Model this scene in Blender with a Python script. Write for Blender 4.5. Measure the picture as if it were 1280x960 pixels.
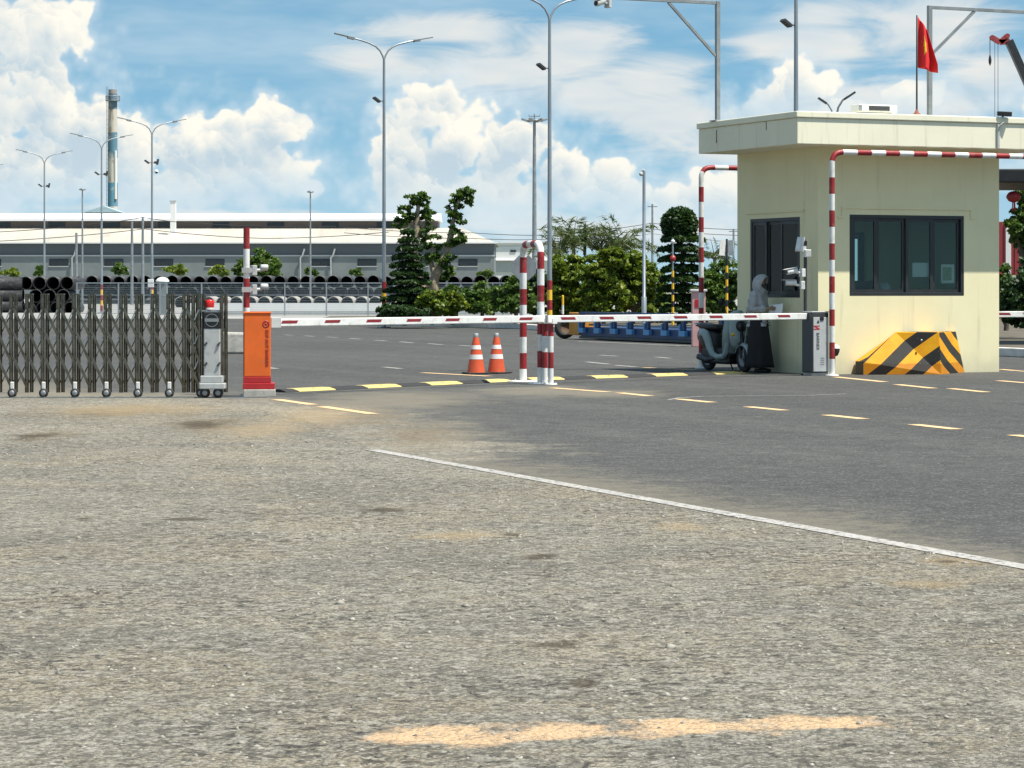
import bpy, math, random
import numpy as np
from mathutils import Vector, Matrix

# ------------------------------------------------------------------ camera, sky, sun, exposure
for o in list(bpy.data.objects):
    bpy.data.objects.remove(o)
S = bpy.context.scene
COL = S.collection
R = math.radians
IW, IH, F, CX, HY, EYE = 1280.0, 960.0, 3300.0, 640.0, 362.0, 1.45

cam_d = bpy.data.cameras.new('camera')
cam = bpy.data.objects.new('camera', cam_d)
COL.objects.link(cam)
cam.location = (0, 0, EYE)
cam.rotation_euler = (R(90), 0, 0)
cam_d.sensor_fit = 'HORIZONTAL'
cam_d.sensor_width = 36.0
cam_d.lens = 36.0 * F / IW
cam_d.shift_y = -(IH / 2 - HY) / IW
cam_d.clip_start = 0.1
cam_d.clip_end = 9000
S.camera = cam
S.render.resolution_x = 1024
S.render.resolution_y = 768

SUN_DIR = Vector((0.895 * 0.402, -0.445 * 0.402, 0.9157)).normalized()
SUN_EL = math.asin(SUN_DIR.z)
SUN_ROT = math.atan2(SUN_DIR.x, SUN_DIR.y)
sun_d = bpy.data.lights.new('sun', 'SUN')
sun_d.energy = 5.0
sun_d.angle = R(0.5)
sun_d.color = (1.0, 0.95, 0.86)
sun = bpy.data.objects.new('sun', sun_d)
COL.objects.link(sun)
sun.location = (20, -10, 60)
sun.rotation_euler = SUN_DIR.to_track_quat('Z', 'Y').to_euler()

S.view_settings.view_transform = 'Standard'
S.view_settings.look = 'None'
S.view_settings.gamma = 1.0
S.view_settings.exposure = 0.60
S.view_settings.use_curve_mapping = False


class NG:
    """small helper for building node graphs"""
    def __init__(self, nt):
        self.nt = nt

    def put(self, sock, v):
        if v is None:
            return
        if isinstance(v, bpy.types.NodeSocket):
            self.nt.links.new(v, sock)
        else:
            sock.default_value = v

    def new(self, t):
        return self.nt.nodes.new(t)

    def math(self, op, a, b=None, c=None, clamp=False):
        n = self.new('ShaderNodeMath')
        n.operation = op
        n.use_clamp = clamp
        self.put(n.inputs[0], a)
        self.put(n.inputs[1], b)
        self.put(n.inputs[2], c)
        return n.outputs[0]

    def vm(self, op, a, b=None, scale=None):
        n = self.new('ShaderNodeVectorMath')
        n.operation = op
        self.put(n.inputs[0], a)
        self.put(n.inputs[1], b)
        if scale is not None:
            self.put(n.inputs['Scale'], scale)
        return n.outputs['Value'] if op in ('LENGTH', 'DOT_PRODUCT', 'DISTANCE') else n.outputs['Vector']

    def noise(self, vec, scale, detail=4.0, rough=0.5, dist=0.0, flat=False):
        n = self.new('ShaderNodeTexNoise')
        if flat:
            n.noise_dimensions = '2D'
        self.put(n.inputs['Vector'], vec)
        n.inputs['Scale'].default_value = scale
        n.inputs['Detail'].default_value = detail
        n.inputs['Roughness'].default_value = rough
        n.inputs['Distortion'].default_value = dist
        return n.outputs['Fac']

    def voro(self, vec, scale, detail=0.0, smooth=None, out='Distance', flat=False):
        n = self.new('ShaderNodeTexVoronoi')
        if flat:
            n.voronoi_dimensions = '2D'
        if smooth is not None:
            n.feature = 'SMOOTH_F1'
            n.inputs['Smoothness'].default_value = smooth
        self.put(n.inputs['Vector'], vec)
        n.inputs['Scale'].default_value = scale
        n.inputs['Detail'].default_value = detail
        return n.outputs[out]

    def ramp(self, fac, lo, hi, a=0.0, b=1.0, smooth=True):
        n = self.new('ShaderNodeMapRange')
        n.interpolation_type = 'SMOOTHSTEP' if smooth else 'LINEAR'
        self.put(n.inputs[0], fac)
        n.inputs[1].default_value = lo
        n.inputs[2].default_value = hi
        n.inputs[3].default_value = a
        n.inputs[4].default_value = b
        return n.outputs[0]

    def mix(self, fac, a, b, blend='MIX'):
        n = self.new('ShaderNodeMix')
        n.data_type = 'RGBA'
        n.blend_type = blend
        self.put(n.inputs[0], fac)
        for k, v in ((6, a), (7, b)):
            if isinstance(v, (tuple, list)):
                v = tuple(v) + ((1.0,) if len(v) == 3 else ())
            self.put(n.inputs[k], v)
        return n.outputs[2]

    def sep(self, vec):
        n = self.new('ShaderNodeSeparateXYZ')
        self.put(n.inputs[0], vec)
        return n.outputs

    def comb(self, x, y, z=0.0):
        n = self.new('ShaderNodeCombineXYZ')
        for i, v in enumerate((x, y, z)):
            self.put(n.inputs[i], v)
        return n.outputs[0]

    def blobs(self, vec, items, k=0.15):
        """smooth union of (1 - distance/radius) over ellipses (cx, cy, rx, ry)"""
        acc = None
        for cx, cy, rx, ry in items:
            d = self.vm('LENGTH', self.vm('MULTIPLY', self.vm('SUBTRACT', vec, (cx, cy, 0)), (1 / rx, 1 / ry, 0)))
            v = self.math('SUBTRACT', 1.0, d)
            if acc is None:
                acc = v
            elif k:
                acc = self.math('SMOOTH_MAX', acc, v, k)
            else:
                acc = self.math('MAXIMUM', acc, v)
        return acc


world = bpy.data.worlds.new('World')
S.world = world
world.use_nodes = True
wn = NG(world.node_tree)
world.node_tree.nodes.clear()
w_out = wn.new('ShaderNodeOutputWorld')
w_bg = wn.new('ShaderNodeBackground')
w_bg.inputs['Strength'].default_value = 0.056
world.node_tree.links.new(w_bg.outputs[0], w_out.inputs[0])
tc = wn.new('ShaderNodeTexCoord')
DIR = tc.outputs['Generated']
sx, sy, sz = wn.sep(DIR)
sky = wn.new('ShaderNodeTexSky')
sky.sky_type = 'NISHITA'
sky.sun_disc = False
sky.sun_elevation = SUN_EL
sky.sun_rotation = SUN_ROT
sky.altitude = 0
sky.air_density = 1.0
sky.dust_density = 0.6
sky.ozone_density = 1.4
lift = wn.vm('NORMALIZE', wn.comb(sx, sy, wn.math('ADD', wn.math('ABSOLUTE', sz), 0.16)))
world.node_tree.links.new(lift, sky.inputs['Vector'])
sky_col = wn.mix(1.0, sky.outputs[0], (1.32, 1.78, 1.66), 'MULTIPLY')
# angular coordinates in hundreds of "pixels" (0.01736 degrees each), seen from the ground
az = wn.math('ARCTAN2', sx, sy)
el = wn.math('ARCSINE', sz)
px = wn.math('MULTIPLY', az, F / 100)
py = wn.math('MULTIPLY', el, F / 100)
P = wn.comb(px, py, 0.0)
CUM = [(40, 70, 80, 85), (85, 38, 40, 42), (5, 120, 70, 70), (60, 135, 60, 60), (20, 215, 110, 60), (-60, 120, 120, 140),
       (130, 165, 62, 58), (110, 215, 80, 50), (165, 205, 60, 60),
       (245, 190, 70, 55), (310, 172, 68, 48), (358, 155, 40, 36), (285, 225, 100, 50), (205, 235, 90, 45),
       (330, 215, 60, 45), (392, 240, 26, 16),
       (540, 138, 55, 42), (508, 195, 58, 68), (575, 180, 65, 55), (640, 185, 70, 58), (560, 238, 120, 48),
       (705, 215, 50, 52), (760, 235, 60, 45), (640, 255, 90, 40), (500, 255, 55, 40),
       (1005, 112, 50, 42), (960, 132, 60, 30), (1050, 142, 80, 26), (900, 245, 50, 45), (880, 260, 90, 40),
       (1130, 120, 60, 22), (-150, 260, 120, 60), (1380, 160, 130, 60), (1500, 100, 140, 90)]
SHEET = [(600, 85, 200, 52), (710, 62, 110, 50), (745, 118, 70, 34), (470, 70, 90, 30), (1160, 38, 130, 60), (1235, 95, 90, 40),
         (1020, 22, 90, 26), (820, 100, 110, 40), (930, 190, 130, 40), (840, 150, 120, 60), (760, 290, 240, 40), (250, 285, 300, 34), (1010, 60, 120, 40), (1020, 210, 260, 70), (1120, 130, 200, 40), (560, 40, 160, 26)]


def conv(L):
    return [((a - CX) / 100, (HY - b) / 100, c / 100, d / 100) for a, b, c, d in L]


def cloud_noise(vec):
    f = wn.noise(vec, 1.4, 5.0, 0.58, 0.25, True)
    v = wn.voro(vec, 2.1, 2.0, 0.3, flat=True)
    return wn.math('ADD', wn.math('MULTIPLY', f, 0.9), wn.math('MULTIPLY', wn.math('SUBTRACT', 0.5, v), 0.8))


cn = cloud_noise(P)
B = wn.blobs(P, conv(CUM), 0.12)
B_up = wn.blobs(wn.vm('ADD', P, (0.16, 0.26, 0.0)), conv(CUM), 0.12)
B_dn = wn.blobs(wn.vm('ADD', P, (-0.05, -0.42, 0.0)), conv(CUM), 0.12)
low = wn.noise(P, 0.9, 3.0, 0.5, flat=True)
wob = wn.math('MULTIPLY', wn.math('SUBTRACT', cn, 0.40), 0.8)
D = wn.math('ADD', B, wob)


def puff(scale):
    """how high a point sits on its own puff: bright crowns, grey undersides"""
    q = wn.vm('ADD', P, wn.vm('SCALE', wn.comb(wn.noise(P, 2.5, 4.0, 0.6, flat=True), wn.noise(wn.vm('ADD', P, (7.3, 2.1, 0.0)), 2.5, 4.0, 0.6, flat=True), 0.0), None, 0.5))
    v = wn.new('ShaderNodeTexVoronoi')
    v.voronoi_dimensions = '2D'
    v.feature = 'SMOOTH_F1'
    v.inputs['Smoothness'].default_value = 0.25
    v.inputs['Scale'].default_value = scale
    wn.put(v.inputs['Vector'], q)
    return wn.math('MULTIPLY', wn.vm('DOT_PRODUCT', wn.vm('SUBTRACT', q, v.outputs['Position']), (0.5, 0.85, 0.0)), scale)


lit = wn.math('SUBTRACT', 0.84, wn.math('MULTIPLY', wn.math('ADD', B_up, wn.math('MULTIPLY', wob, 0.8)), 0.95))
lit = wn.math('ADD', lit, wn.math('MULTIPLY', puff(1.7), 0.38))
lit = wn.math('ADD', lit, wn.math('MULTIPLY', puff(3.9), 0.24))
lit = wn.math('ADD', lit, wn.math('MULTIPLY', wn.math('SUBTRACT', low, 0.5), 0.9), clamp=True)
a_body = wn.math('MULTIPLY', wn.ramp(wn.math('ADD', B, wn.math('MULTIPLY', wn.math('SUBTRACT', cn, 0.45), 1.3)), -0.9, 0.5), 0.7)
a_cum = wn.math('MULTIPLY', wn.ramp(D, 0.03, 0.21), wn.ramp(wn.math('ADD', B_dn, wn.math('MULTIPLY', wob, 0.8)), -0.45, 0.3, 0.3, 1.0))
a_cum = wn.math('MULTIPLY', a_cum, wn.ramp(py, 0.5, 1.9, 0.35, 1.0))
c_cum = wn.mix(lit, (6.4, 7.9, 8.9), (12.2, 11.7, 10.4))
# thin sheets, drawn out sideways
Ps = wn.vm('MULTIPLY', P, (0.45, 1.9, 1.0))
s1 = wn.noise(Ps, 1.3, 5.0, 0.6, 0.5, True)
Bs = wn.blobs(P, conv(SHEET), 0.2)
Ds = wn.math('ADD', Bs, wn.math('MULTIPLY', wn.math('SUBTRACT', s1, 0.5), 1.5))
a_sh = wn.math('MULTIPLY', wn.ramp(Ds, -0.05, 0.75), 0.85)
c_sh = wn.mix(wn.noise(Ps, 2.2, 2.0, flat=True), (7.8, 8.9, 9.5), (11.4, 10.8, 9.8))
# faint veil low down and everywhere
veil = wn.math('MULTIPLY', wn.ramp(wn.noise(Ps, 0.6, 4.0, 0.6, flat=True), 0.35, 0.8), 0.5)
haze_low = wn.ramp(py, 0.0, 2.6, 0.42, 0.0)
veil = wn.math('MAXIMUM', veil, haze_low)
# the rest of the sky (behind and above the view)
gen = wn.ramp(wn.noise(wn.vm('MULTIPLY', DIR, (1, 1, 2.2)), 2.6, 6.0, 0.55), 0.5, 0.66)
outside = wn.math('MAXIMUM', wn.ramp(wn.math('ABSOLUTE', px), 8.0, 11.0), wn.ramp(py, 4.6, 7.0))
gen = wn.math('MULTIPLY', gen, outside)
col = wn.mix(veil, sky_col, (7.4, 9.0, 9.9))
col = wn.mix(a_sh, col, c_sh)
col = wn.mix(a_body, col, (8.6, 9.9, 10.6))
col = wn.mix(a_cum, col, c_cum)
col = wn.mix(wn.math('MULTIPLY', gen, 0.8), col, (7.4, 7.5, 7.4))
col = wn.mix(wn.ramp(sz, -0.02, -0.001, 1.0, 0.0), col, (1.6, 1.6, 1.4))
world.node_tree.links.new(col, w_bg.inputs['Color'])
try:
    world.cycles.sampling_method = 'MANUAL'
    world.cycles.sample_map_resolution = 512
except Exception:
    pass

# ------------------------------------------------------------------ helpers
def at(px_, py_, d):
    return Vector(((px_ - CX) * d / F, d, EYE + (HY - py_) * d / F))


def gnd(px_, py_, z=0.0):
    d = (EYE - z) * F / (py_ - HY)
    return Vector(((px_ - CX) * d / F, d, z))


U = Vector((0.916, 0.401, 0)).normalized()      # along the front of the guard house
V = Vector((-U.y, U.x, 0))                      # along the road, away from the camera
UROT = math.atan2(U.y, U.x)
rng = np.random.default_rng(7)
random.seed(7)


class MB:
    """collects shapes for ONE mesh object"""
    def __init__(self):
        self.v, self.f, self.m, self.s = [], [], [], []

    def add(self, verts, faces, m=0, smooth=False):
        o = len(self.v)
        self.v.extend([tuple(x) for x in verts])
        for k, fc in enumerate(faces):
            self.f.append([o + i for i in fc])
            self.m.append(m[k] if isinstance(m, (list, tuple)) else m)
            self.s.append(smooth)
        return self

    def box(self, c, s, rz=0.0, m=0, mat=None):
        hx, hy, hz = s[0] / 2, s[1] / 2, s[2] / 2
        pts = [Vector((x, y, z)) for z in (-hz, hz) for y in (-hy, hy) for x in (-hx, hx)]
        M = mat if mat is not None else Matrix.Translation(c) @ Matrix.Rotation(rz, 4, 'Z')
        pts = [M @ p for p in pts]
        return self.add(pts, [(0, 2, 3, 1), (4, 5, 7, 6), (0, 1, 5, 4), (2, 6, 7, 3), (0, 4, 6, 2), (1, 3, 7, 5)], m)

    def span(self, x0, x1, y0, y1, z0, z1, m=0):
        return self.box(((x0 + x1) / 2, (y0 + y1) / 2, (z0 + z1) / 2), (x1 - x0, y1 - y0, z1 - z0), 0, m)

    def bar(self, p0, p1, w, t, m=0, up=(0, 0, 1)):
        """flat bar of width w and thickness t from p0 to p1 (w across, t along up x dir)"""
        p0, p1 = Vector(p0), Vector(p1)
        x = (p1 - p0)
        L = x.length
        x.normalize()
        y = Vector(up).cross(x)
        if y.length < 1e-5:
            y = Vector((0, 1, 0)).cross(x)
        y.normalize()
        z = x.cross(y)
        M = Matrix.Translation((p0 + p1) / 2) @ Matrix((x, y, z)).transposed().to_4x4()
        return self.box(None, (L, t, w), 0, m, M)

    def cyl(self, p0, p1, r0, r1=None, n=12, m=0, caps=True, smooth=True):
        return self.tube([p0, p1], [r0, r0 if r1 is None else r1], n, m, caps, smooth)

    def tube(self, pts, r, n=10, m=0, caps=True, smooth=True):
        pts = [Vector(p) for p in pts]
        k = len(pts)
        rs = r if isinstance(r, (list, tuple)) else [r] * k
        t0 = (pts[1] - pts[0]).normalized()
        a = Vector((0, 0, 1)) if abs(t0.z) < 0.9 else Vector((1, 0, 0))
        nx = t0.cross(a).normalized()
        rings = []
        for i in range(k):
            t = (pts[min(i + 1, k - 1)] - pts[max(i - 1, 0)]).normalized()
            nx = (nx - t * nx.dot(t)).normalized()
            ny = t.cross(nx)
            rings.append([pts[i] + (nx * math.cos(2 * math.pi * j / n) + ny * math.sin(2 * math.pi * j / n)) * rs[i] for j in range(n)])
        verts = [p for ring in rings for p in ring]
        faces, ms = [], []
        for i in range(k - 1):
            mi = m(i) if callable(m) else m
            for j in range(n):
                j2 = (j + 1) % n
                faces.append((i * n + j, i * n + j2, (i + 1) * n + j2, (i + 1) * n + j))
                ms.append(mi)
        self.add(verts, faces, ms, smooth)
        if caps:
            m0 = m(0) if callable(m) else m
            m1 = m(k - 2) if callable(m) else m
            self.add(rings[0], [tuple(range(n))[::-1]], m0)
            self.add(rings[-1], [tuple(range(n))], m1)
        return self

    def lathe(self, prof, c=(0, 0, 0), n=20, m=0, smooth=True, M=None):
        """profile of (radius, z); m may be a list, one per segment"""
        c = Vector(c)
        verts, faces, ms = [], [], []
        for r, z in prof:
            for j in range(n):
                p = Vector((r * math.cos(2 * math.pi * j / n), r * math.sin(2 * math.pi * j / n), z))
                verts.append((M @ p if M is not None else p) + c)
        for i in range(len(prof) - 1):
            for j in range(n):
                j2 = (j + 1) % n
                faces.append((i * n + j, i * n + j2, (i + 1) * n + j2, (i + 1) * n + j))
                ms.append(m[i] if isinstance(m, (list, tuple)) else m)
        return self.add(verts, faces, ms, smooth)

    def prism(self, poly, y0, y1, m=0, M=None):
        """polygon in the x-z plane, extruded along y from y0 to y1"""
        k = len(poly)
        vs = [Vector((x, y0, z)) for x, z in poly] + [Vector((x, y1, z)) for x, z in poly]
        if M is not None:
            vs = [M @ p for p in vs]
        fs = [tuple(range(k)), tuple(range(2 * k - 1, k - 1, -1))]
        fs += [(i, k + i, k + (i + 1) % k, (i + 1) % k) for i in range(k)]
        return self.add(vs, fs, m)

    def sphere(self, c, r, n=12, m=0):
        rx, ry, rz = r if isinstance(r, (tuple, list)) else (r, r, r)
        k = n // 2 + 1
        vs, fs = [], []
        for i in range(k):
            th = math.pi * i / (k - 1)
            for j in range(n):
                ph = 2 * math.pi * j / n
                vs.append((c[0] + rx * math.sin(th) * math.cos(ph), c[1] + ry * math.sin(th) * math.sin(ph), c[2] + rz * math.cos(th)))
        for i in range(k - 1):
            for j in range(n):
                j2 = (j + 1) % n
                fs.append((i * n + j, (i + 1) * n + j, (i + 1) * n + j2, i * n + j2))
        return self.add(vs, fs, m, True)

    def mesh(self, name, mats):
        me = bpy.data.meshes.new(name)
        me.from_pydata(self.v, [], self.f)
        for mm in (mats if isinstance(mats, (list, tuple)) else [mats]):
            me.materials.append(mm)
        me.polygons.foreach_set('material_index', self.m)
        me.polygons.foreach_set('use_smooth', self.s)
        me.update()
        return me


def link(name, me, parent=None, loc=None, rz=None):
    o = bpy.data.objects.new(name, me)
    COL.objects.link(o)
    if parent is not None:
        o.parent = parent
    if loc is not None:
        o.location = loc
    if rz is not None:
        o.rotation_euler = (0, 0, rz)
    return o


def obj(name, mb, mats, parent=None, bevel=0.0, loc=None, rz=None):
    o = link(name, mb.mesh(name, mats), parent, loc, rz)
    if bevel:
        b = o.modifiers.new('bevel', 'BEVEL')
        b.width = bevel
        b.segments = 2
        b.limit_method = 'ANGLE'
        b.angle_limit = R(40)
    return o


def tag(o, label=None, cat=None, group=None, kind=None):
    for k, v in (('label', label), ('category', cat), ('group', group), ('kind', kind)):
        if v:
            o[k] = v
    return o


def thing(name, label, cat, loc=(0, 0, 0), rz=0.0, group=None):
    o = bpy.data.objects.new(name, None)
    o.empty_display_size = 0.2
    COL.objects.link(o)
    o.location = loc
    o.rotation_euler = (0, 0, rz)
    return tag(o, label, cat, group)


def copy_tree(o, parent=None):
    c = o.copy()
    COL.objects.link(c)
    if parent is not None:
        c.parent = parent
    for ch in list(o.children):
        copy_tree(ch, c)
    return c


def dup(src, loc, rz=None, label=None, group=None, scale=None):
    c = copy_tree(src)
    c.location = loc
    if rz is not None:
        c.rotation_euler = (0, 0, rz)
    if scale is not None:
        c.scale = (scale,) * 3 if not isinstance(scale, tuple) else scale
    if label:
        c['label'] = label
    if group:
        c['group'] = group
    return c


# ------------------------------------------------------------------ materials
def mat(name, base, rough=0.6, var=0.18, scale=4.0, metal=0.0, bump=0.0, bscale=40.0, spec=0.5, dirt=None, stretch=None):
    """plain paint, metal, stone: a base colour with uneven wear, optional dirt of another colour, optional bump"""
    m = bpy.data.materials.new(name)
    m.use_nodes = True
    g = NG(m.node_tree)
    b = m.node_tree.nodes['Principled BSDF']
    t = g.new('ShaderNodeTexCoord').outputs['Object']
    if stretch:
        t = g.vm('MULTIPLY', t, stretch)
    f = g.noise(t, scale, 5.0, 0.6)
    lo = tuple(c * (1 - var) for c in base)
    hi = tuple(min(1.0, c * (1 + var)) for c in base)
    c = g.mix(g.ramp(f, 0.3, 0.7), lo, hi)
    if dirt:
        dcol, amt = dirt
        c = g.mix(g.math('MULTIPLY', g.ramp(g.noise(t, scale * 2.3, 6.0, 0.7), 0.5, 0.72), amt), c, dcol)
    g.put(b.inputs['Base Color'], c)
    g.put(b.inputs['Roughness'], g.ramp(f, 0.2, 0.8, max(0.05, rough - 0.1), min(1, rough + 0.1)))
    b.inputs['Metallic'].default_value = metal
    b.inputs['Specular IOR Level'].default_value = spec
    if bump:
        n = g.new('ShaderNodeBump')
        n.inputs['Strength'].default_value = bump
        n.inputs['Distance'].default_value = 0.02
        g.put(n.inputs['Height'], g.noise(t, bscale, 4.0, 0.6))
        g.put(b.inputs['Normal'], n.outputs[0])
    return m


def leaf_mat(name, a, b_, c_):
    m = bpy.data.materials.new(name)
    m.use_nodes = True
    g = NG(m.node_tree)
    b = m.node_tree.nodes['Principled BSDF']
    geo = g.new('ShaderNodeNewGeometry')
    r = geo.outputs['Random Per Island']
    pos = geo.outputs['Position']
    k = g.math('ADD', g.math('MULTIPLY', r, 0.6), g.math('MULTIPLY', g.noise(pos, 0.9, 2.0), 0.5), clamp=True)
    col_ = g.mix(g.ramp(k, 0.2, 0.6), a, b_)
    col_ = g.mix(g.ramp(k, 0.62, 0.95), col_, c_)
    g.put(b.inputs['Base Color'], col_)
    b.inputs['Roughness'].default_value = 0.45
    b.inputs['Specular IOR Level'].default_value = 0.35
    tr = g.new('ShaderNodeBsdfTranslucent')
    g.put(tr.inputs['Color'], g.mix(1.0, col_, (1.5, 1.7, 0.5), 'MULTIPLY'))
    mx = g.new('ShaderNodeMixShader')
    mx.inputs[0].default_value = 0.25
    nt = m.node_tree
    nt.links.new(b.outputs[0], mx.inputs[1])
    nt.links.new(tr.outputs[0], mx.inputs[2])
    nt.links.new(mx.outputs[0], nt.nodes['Material Output'].inputs['Surface'])
    return m


M = {}
M['white'] = mat('white_paint', (0.72, 0.72, 0.70), 0.45, 0.07, 3, dirt=((0.38, 0.33, 0.26), 0.6))
M['red'] = mat('red_paint', (0.27, 0.013, 0.017), 0.5, 0.2, 5, dirt=((0.30, 0.13, 0.10), 0.6))
M['armred'] = mat('arm_red_tape', (0.22, 0.015, 0.02), 0.5, 0.15)
M['orange'] = mat('orange_paint', (0.74, 0.13, 0.013), 0.45, 0.08, 3, dirt=((0.45, 0.15, 0.06), 0.5))
M['cabred'] = mat('cabinet_red_paint', (0.42, 0.018, 0.022), 0.4, 0.12)
M['redtext'] = mat('red_lettering', (0.33, 0.015, 0.02), 0.5, 0.05)
M['galv'] = mat('galvanised_steel', (0.33, 0.36, 0.38), 0.42, 0.12, 6, 0.6, stretch=(1, 1, 0.15))
M['galv_d'] = mat('dull_galvanised_steel', (0.26, 0.28, 0.29), 0.5, 0.15, 3, 0.4)
M['gate'] = mat('gate_tarnished_steel', (0.185, 0.165, 0.13), 0.2, 0.3, 7, 1.0, dirt=((0.05, 0.03, 0.015), 0.45), spec=0.5)
M['dark'] = mat('dark_grey_metal', (0.042, 0.045, 0.047), 0.45, 0.2)
M['black'] = mat('black_plastic', (0.012, 0.012, 0.013), 0.45, 0.2)
M['rubber'] = mat('black_rubber', (0.022, 0.022, 0.022), 0.75, 0.3, 20, dirt=((0.09, 0.08, 0.065), 0.35), bump=0.3)
M['yellow'] = mat('worn_yellow_rubber', (0.58, 0.45, 0.15), 0.6, 0.12, 10, dirt=((0.45, 0.36, 0.22), 0.7))
M['ytape'] = mat('yellow_paint', (0.78, 0.46, 0.03), 0.5, 0.1)
M['pgrey'] = mat('pale_grey_metal', (0.44, 0.455, 0.45), 0.45, 0.06, 4, dirt=((0.3, 0.28, 0.25), 0.5))
M['concrete'] = mat('concrete', (0.40, 0.385, 0.35), 0.9, 0.2, 5, dirt=((0.22, 0.20, 0.17), 0.7), bump=0.3, bscale=60)
M['kerb'] = mat('whitewashed_kerb', (0.74, 0.71, 0.66), 0.9, 0.12, 2, dirt=((0.35, 0.31, 0.25), 0.5))
M['beacon'] = mat('red_plastic', (0.6, 0.02, 0.02), 0.25, 0.1)
M['blue'] = mat('dark_blue_paint', (0.012, 0.04, 0.13), 0.45, 0.3, 3, dirt=((0.03, 0.03, 0.03), 0.6))
M['lblue'] = mat('light_blue_paint', (0.10, 0.32, 0.62), 0.45, 0.15)
M['frame'] = mat('charcoal_aluminium', (0.032, 0.035, 0.037), 0.4, 0.1, 4, 0.3)
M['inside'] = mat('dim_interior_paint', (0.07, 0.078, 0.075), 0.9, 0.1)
M['paper'] = mat('paper', (0.85, 0.86, 0.83), 0.9, 0.04)
M['papergreen'] = mat('printed_paper', (0.40, 0.46, 0.30), 0.9, 0.2, 30)
M['trunk'] = mat('pale_bark', (0.30, 0.24, 0.16), 0.9, 0.4, 8, dirt=((0.10, 0.08, 0.05), 0.8), bump=0.6, bscale=15)
M['trunk_d'] = mat('dark_bark', (0.10, 0.08, 0.06), 0.9, 0.4, 8, bump=0.6, bscale=15)
M['skin'] = mat('skin', (0.36, 0.22, 0.15), 0.6, 0.05)
M['jacket'] = mat('grey_jacket_cloth', (0.42, 0.43, 0.44), 0.9, 0.12, 8, bump=0.4, bscale=25)
M['skirt'] = mat('black_cloth', (0.016, 0.016, 0.018), 0.9, 0.3, 8)
M['mint'] = mat('grey_green_scooter_paint', (0.27, 0.34, 0.33), 0.25, 0.06)
M['seat'] = mat('dark_vinyl', (0.02, 0.018, 0.017), 0.5, 0.2)
M['chrome'] = mat('chrome', (0.6, 0.6, 0.6), 0.15, 0.05, 4, 1.0)
M['glassy'] = mat('lamp_glass', (0.75, 0.77, 0.78), 0.1, 0.05)
M['flagred'] = mat('red_flag_cloth', (0.66, 0.02, 0.022), 0.8, 0.12, 3)
M['flagstar'] = mat('yellow_flag_cloth', (0.85, 0.55, 0.02), 0.8, 0.08)
M['pink'] = mat('pale_pink_paint', (0.62, 0.34, 0.32), 0.6, 0.1)
M['pipe'] = mat('pipe_concrete', (0.34, 0.325, 0.30), 0.9, 0.2, 2, dirt=((0.2, 0.18, 0.15), 0.6))
M['bore'] = mat('pipe_bore_shade', (0.006, 0.006, 0.007), 0.9, 0.2)  # near-black colour carries the shade inside the pipes
M['pipe_k'] = mat('black_pipe', (0.022, 0.023, 0.026), 0.55, 0.3, 2, dirt=((0.20, 0.19, 0.17), 0.5))
M['roof'] = mat('pale_metal_roof', (0.47, 0.435, 0.37), 0.6, 0.08, 0.15, dirt=((0.30, 0.265, 0.22), 0.5), stretch=(1, 0.2, 1))
M['roofw'] = mat('white_metal_roof', (0.80, 0.80, 0.82), 0.5, 0.05, 0.1)
M['wall_d'] = mat('blue_grey_cladding', (0.095, 0.115, 0.125), 0.6, 0.06, 0.2)
M['wall_l'] = mat('light_grey_wall', (0.185, 0.21, 0.205), 0.8, 0.1, 0.2, dirt=((0.13, 0.14, 0.13), 0.5))
M['wallw'] = mat('white_cladding', (0.78, 0.78, 0.75), 0.6, 0.05, 0.1)
M['greyw'] = mat('grey_panel', (0.5, 0.51, 0.5), 0.7, 0.06, 0.2)
M['darkwin'] = mat('dark_glazing', (0.02, 0.025, 0.03), 0.15, 0.2)
M['crane'] = mat('crane_black_paint', (0.03, 0.03, 0.033), 0.4, 0.2)
M['cranered'] = mat('crane_red_paint', (0.34, 0.05, 0.05), 0.5, 0.15)
M['cont'] = mat('container_red_paint', (0.27, 0.03, 0.035), 0.6, 0.12, 1)
M['soil'] = mat('planting_soil', (0.10, 0.085, 0.06), 1.0, 0.35, 2)
M['stone'] = mat('loose_stone', (0.33, 0.32, 0.29), 0.95, 0.35, 0.8)
M['cord'] = mat('black_cable', (0.02, 0.02, 0.022), 0.6, 0.1)
M['cone'] = mat('orange_cone_plastic', (0.60, 0.085, 0.025), 0.5, 0.1, 6, dirt=((0.35, 0.09, 0.05), 0.5))
M['conew'] = mat('cone_reflective_band', (0.74, 0.72, 0.70), 0.5, 0.08)


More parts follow.
